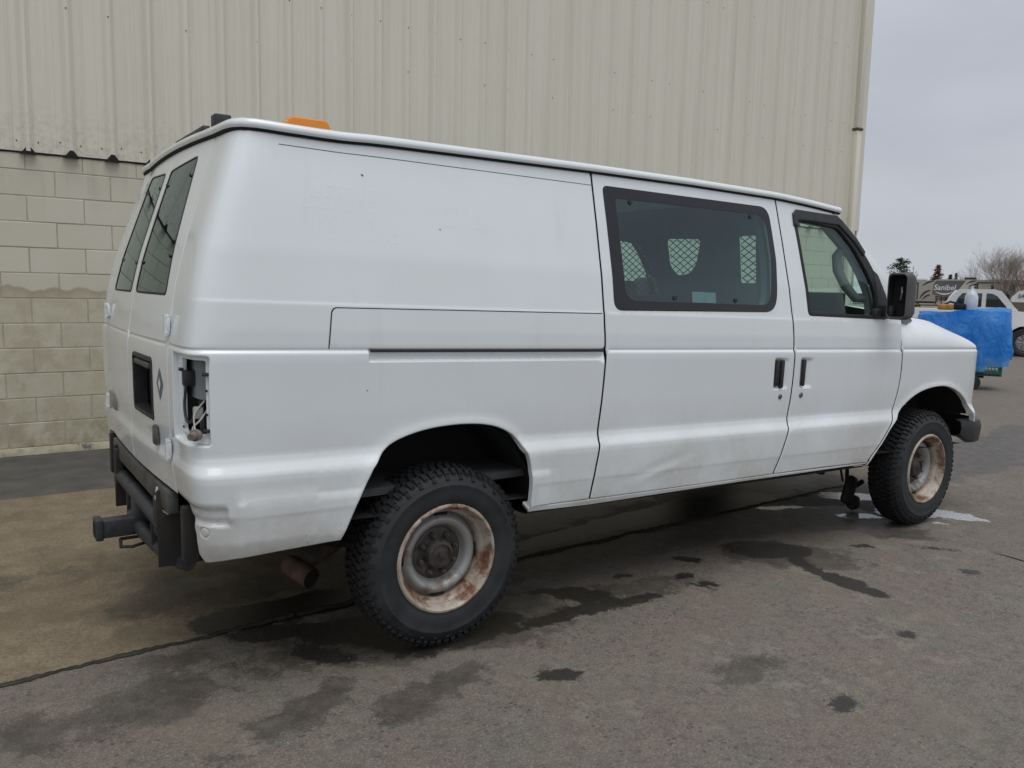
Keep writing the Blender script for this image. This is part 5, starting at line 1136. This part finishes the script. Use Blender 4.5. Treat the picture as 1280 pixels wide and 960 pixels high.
MB().prism([(.22, 1.75), (.35, 3.0), (.6, 3.36), (3.75, 3.40), (3.0, 2.2), (2.35, 1.45), (1.2, 1.45)], -.03, -.005).build('nose_panel', 'rv_grey', cB)
MB().prism([(3.78, 3.40), (4.5, 3.45), (3.4, 1.3), (2.9, .8), (2.6, 1.15), (2.5, 1.5)], -.03, -.005).build('nose_stripe', 'rv_cream', cB)
tx = text_mesh('Sanibel', .92, 'nose_lettering', 'rv_white', cB, .15); tx.location = (.36, -.035, 2.25); tx.scale = (.92, 1, 1.0)
swoosh(arc(.6, 2.0, 2.6, 2.1, -.30), .085, -.04, 'smile_stripe', 'rv_white', cB)
swoosh(arc(4.1, 2.75, 6.9, 2.95, .25), .10, -.04, 'dark_stripe', 'rv_dark', cB); swoosh(arc(3.7, 1.6, 5.2, 2.7, .35), .09, -.04, 'dark_stripe', 'rv_dark', cB); swoosh(arc(3.8, 3.0, 4.9, 3.42, .1), .09, -.04, 'dark_stripe', 'rv_dark', cB)
swoosh(arc(6.9, 1.95, 9.5, 1.7, .12), .06, -.38, 'dark_stripe', 'rv_dark', cB)
MB().box((6.35, -.16, 2.05), (2.7, .32, 2.3)).build('slide_room', 'rv_beige', cB)
fm = MB()
for x in (5.0, 7.7): fm.box((x, -.17, 2.05), (.14, .38, 2.4))
fm.box((6.35, -.17, 3.20), (2.8, .38, .13)).build('slide_trim', 'rv_dark', cB)
MB().box((6.55, -.335, 2.65), (.30, .02, .65)).build('window', 'glass_car', cB); MB().box((8.3, -.01, 2.0), (.5, .04, 2.3)).build('door_recess', 'rv_dark', cB)
MB().box((10.6, -.14, 1.95), (3.7, .28, 2.0)).build('slide_room', 'rv_beige', cB)
fm = MB()
for x in (8.72, 12.45): fm.box((x, -.15, 1.95), (.12, .34, 2.1))
fm.box((10.6, -.15, 2.98), (3.8, .34, .13)).build('slide_trim', 'rv_dark', cB); MB().box((10.3, -.29, 2.35), (.3, .02, .3)).build('window', 'glass_car', cB)
for x, w_ in ((5.2, 1.3), (7.9, .9)): MB().rbox((x-1.0, 1.2, 3.68), (w_, .8, .30), .06).build('roof_unit', 'rv_dark' if x < 6 else 'rv_white', cB)
for x in (7.6, 8.5):
    MB().lathe([(.1, -.1), (.36, -.1), (.4, -.07), (.4, .07), (.36, .1), (.1, .1)], (0, 0, 0), 'y', 20).build('wheel', 'tyre', cB, 40).location = (x, .0, .4)
for x in (1.3, 3.5): MB().box((x, .5, .72), (.12, .12, 1.44)).build('landing_leg', 'rv_dark', cB)
p0 = spot(1119, 108); cA = empty('travel_camper', p0, facing(spot(1145, 108))-math.pi/2); tag(cA, 'beige camper end with dark swooshes, half hidden behind the van mirror', 'camper')
MB().prism([(0, .8), (0, 3.3), (.3, 3.55), (4.6, 3.50), (4.75, .8)], 0, 2.5).build('body', 'rv_beige', cA, 30)
MB().box((2.60, -.03, 2.1), (.14, .06, 2.2)).box((2.1, -.03, 3.15), (1.1, .06, .14)).build('slide_trim', 'rv_dark', cA)
swoosh(arc(3.1, 2.8, 4.6, 3.45, .15), .11, -.02, 'dark_stripe', 'rv_dark', cA); swoosh(arc(2.9, 1.1, 4.4, 2.3, .3), .12, -.02, 'dark_stripe', 'rv_dark', cA); swoosh(arc(3.2, 1.0, 4.5, 1.7, .2), .10, -.02, 'dark_stripe', 'rv_dark', cA)
MB().rbox((3.0, 1.2, 3.68), (1.3, .8, .28), .06).build('roof_unit', 'rv_white', cA)
MB().box((2.4, 1.0, .7), (4.6, 1.6, .3)).build('chassis', 'rv_dark', cA)
for x in (1.6, 2.5): MB().lathe([(.1, -.1), (.36, -.1), (.4, -.07), (.4, .07), (.36, .1), (.1, .1)], (0, 0, 0), 'y', 20).build('wheel', 'tyre', cA, 40).location = (x, .1, .4)
p0 = spot(1261, 45); cC = empty('white_trailer', p0, facing(spot(1275, 45))-math.pi/2); tag(cC, 'rounded white trailer nose with brown base at the right edge', 'trailer')
MB().prism([(.05, 1.25), (.15, 1.55), (.45, 1.85), (.9, 1.97), (5.5, 2.0), (5.5, 1.1), (.1, 1.1)], 0, 2.3).build('body', 'rv_white', cC, 50)
MB().prism([(.03, 1.25), (.25, .95), (.6, .75), (5.5, .7), (5.5, 1.22), (.1, 1.26)], -.01, 2.31).build('lower_body', 'rv_brown', cC, 30)
tx = text_mesh('SAN', .28, 'trailer_lettering', 'rv_grey', cC, .15); tx.location = (.42, -.02, 1.50)
for x in (2.5, 3.3): MB().lathe([(.1, -.1), (.3, -.1), (.35, -.07), (.35, .07), (.3, .1), (.1, .1)], (0, 0, 0), 'y', 20).build('wheel', 'tyre', cC, 40).location = (x, .0, .35)
# ---- trees
def branch(mb, p, d, L_, r, lv, rr, spread, n=4, kids=3):
    seg = 3; P = [p]; q = p; dd = d
    for i in range(seg):
        dd = (dd+Vector((rr.uniform(-1, 1), rr.uniform(-1, 1), rr.uniform(-.3, .8)))*.13).normalized(); q = q+dd*(L_/seg); P.append(q)
    mb.tube(P, [r*(1-.5*i/seg) for i in range(seg+1)], n if lv > 1 else 3, False)
    if lv <= 0: return
    for k in range(kids):
        t_ = rr.uniform(.35, 1.0); i = min(int(t_*seg), seg-1); b0 = P[i]+(P[i+1]-P[i])*(t_*seg-i)
        nd = (dd+Vector((rr.uniform(-1, 1), rr.uniform(-1, 1), rr.uniform(-.2, .7)))*spread).normalized(); branch(mb, b0, nd, L_*rr.uniform(.55, .8), r*.50, lv-1, rr, spread, n, kids)
def bare_tree(px, depth, height, seed, label, mt, tw, lv=5, kids=3, spread=.75, name='bare_tree', width=1.0, r0=.16):
    rr = random.Random(seed); p = spot(px, depth); tr_ = empty(name, p); tag(tr_, label, 'tree', 'trees beyond the yard')
    mb = MB(); mb.tube([(0, 0, -.1), (.02, 0, height*.12), (.0, .05, height*.26)], [r0*1.3, r0, r0*.85], 7); mb.build('trunk', mt, tr_)
    mb = MB()
    for k in range(6): branch(mb, Vector((0, .03, height*(.10+.025*k))), Vector((rr.uniform(-1, 1)*spread*width, rr.uniform(-1, 1)*spread*width, 1.0)).normalized(), height*.36, r0*.62, lv-1, rr, spread*width, 4, kids)
    mb.build('crown', tw, tr_, False)
def conifer(px, depth, height, rad, seed, label, mt='needle_green', name='conifer_tree', lumpy=False):
    rr = random.Random(seed); p = spot(px, depth); tr_ = empty(name, p); tag(tr_, label, 'tree', 'trees beyond the yard')
    MB().tube([(0, 0, -.1), (0, 0, height*.98)], [height*.022, .02], 6).build('trunk', 'bark', tr_)
    mb = MB(); tiers = 17
    for i in range(tiers):
        f = i/(tiers-1); z = height*(.16+.82*f); R = rad*((1-f)**.75 if not lumpy else (1-abs(f-.45)*1.1)**.6)*rr.uniform(.75, 1.15)+.05
        for k in range(9):
            a = rr.uniform(0, math.tau); L_ = R*rr.uniform(.6, 1.1); tip = Vector((math.cos(a)*L_, math.sin(a)*L_, z-L_*(.12 if not lumpy else -.10)+rr.uniform(-.05, .05)*height*.5)); base = Vector((0, 0, z))
            for j in range(14):
                t_ = rr.uniform(.25, 1.0); c = base+(tip-base)*t_+Vector((rr.gauss(0, .07), rr.gauss(0, .07), rr.gauss(0, .05)))*rad; s = rad*rr.uniform(.07, .17)
                v = [c+Vector((rr.uniform(-1, 1), rr.uniform(-1, 1), rr.uniform(-.6, .6)))*s for _ in range(3)]; mb.add(v, [(0, 1, 2)])
    mb.build('crown', mt, tr_, False)
conifer(1122, 140, 7.6, 2.3, 1, 'dark green pine rising just above the van mirror', lumpy=True, name='pine_tree')
conifer(1111, 150, 5.2, 1.0, 2, 'small grey green conifer tip left of the pine', 'needle_dark')
conifer(1170, 150, 7.0, 2.2, 3, 'reddish brown conifer shaped tree above the lettered camper', 'twig_red')
conifer(1186, 170, 5.9, 1.6, 4, 'small dark conifer just right of the reddish tree', 'needle_dark'); conifer(1193, 170, 6.3, 1.2, 5, 'slim dark conifer beside the black roof unit', 'needle_dark')
bare_tree(1252, 92, 7.4, 11, 'tall pale leafless tree above the camper row', 'bark_pale', 'bark_pale', 6, 4, .8, r0=.09)
bare_tree(1264, 95, 6.9, 12, 'second pale leafless tree crowding the tall one', 'bark_pale', 'bark_pale', 6, 4, .8, r0=.08)
bare_tree(1238, 105, 4.6, 13, 'low brown leafless tree left of the tall pale one', 'bark', 'twig_brown', 5, 4, .8, r0=.08, width=1.25)
bare_tree(1216, 160, 7.6, 14, 'faint leafless tree far behind the campers', 'bark', 'bark_pale', 5, 4, .55, r0=.08)
bare_tree(1272, 85, 6.0, 15, 'brown twiggy tree at the right edge of the yard', 'bark', 'twig_brown', 6, 3, .85, r0=.09, width=1.2)
bare_tree(1290, 82, 6.4, 16, 'reddish brown twiggy tree cut by the right frame edge', 'bark', 'twig_red', 6, 3, .85, r0=.09, width=1.2)
for k, (px, d, h) in enumerate(((1139, 120, 5.8), (1144, 120, 4.8))):
    p = spot(px, d); po_ = empty('utility_pole', p); tag(po_, ('taller' if k == 0 else 'shorter')+' thin bare pole right of the pine', 'pole', 'thin poles')
    MB().tube([(0, 0, 0), (0, 0, h)], [.07, .035], 6).build('pole_shaft', 'bark', po_); MB().box((0, 0, h*.93), (.5, .05, .06)).build('crossarm', 'bark', po_)
# distant hedge line closing the yard
hm = MB(); rr = random.Random(21)
for i in range(22000):
    px = rr.uniform(1085, 1330) if i < 9000 else rr.uniform(1330, 2100); p = spot(px, 185+rr.uniform(-4, 4)); h = 2.9+1.0*mnoise.noise((px*.06, 0, 0))+.7*mnoise.noise((px*.3, 4, 0)); c = p+Vector((0, 0, h*rr.random()**.6)); s = .28
    hm.add([c+Vector((rr.uniform(-1, 1), rr.uniform(-1, 1), rr.uniform(-1, 1)))*s for _ in range(3)], [(0, 1, 2)])
tag(hm.build('far_hedge', 'twig_brown', None, False), 'low brown leafless hedge closing the far side of the yard', 'hedge', kind='stuff')
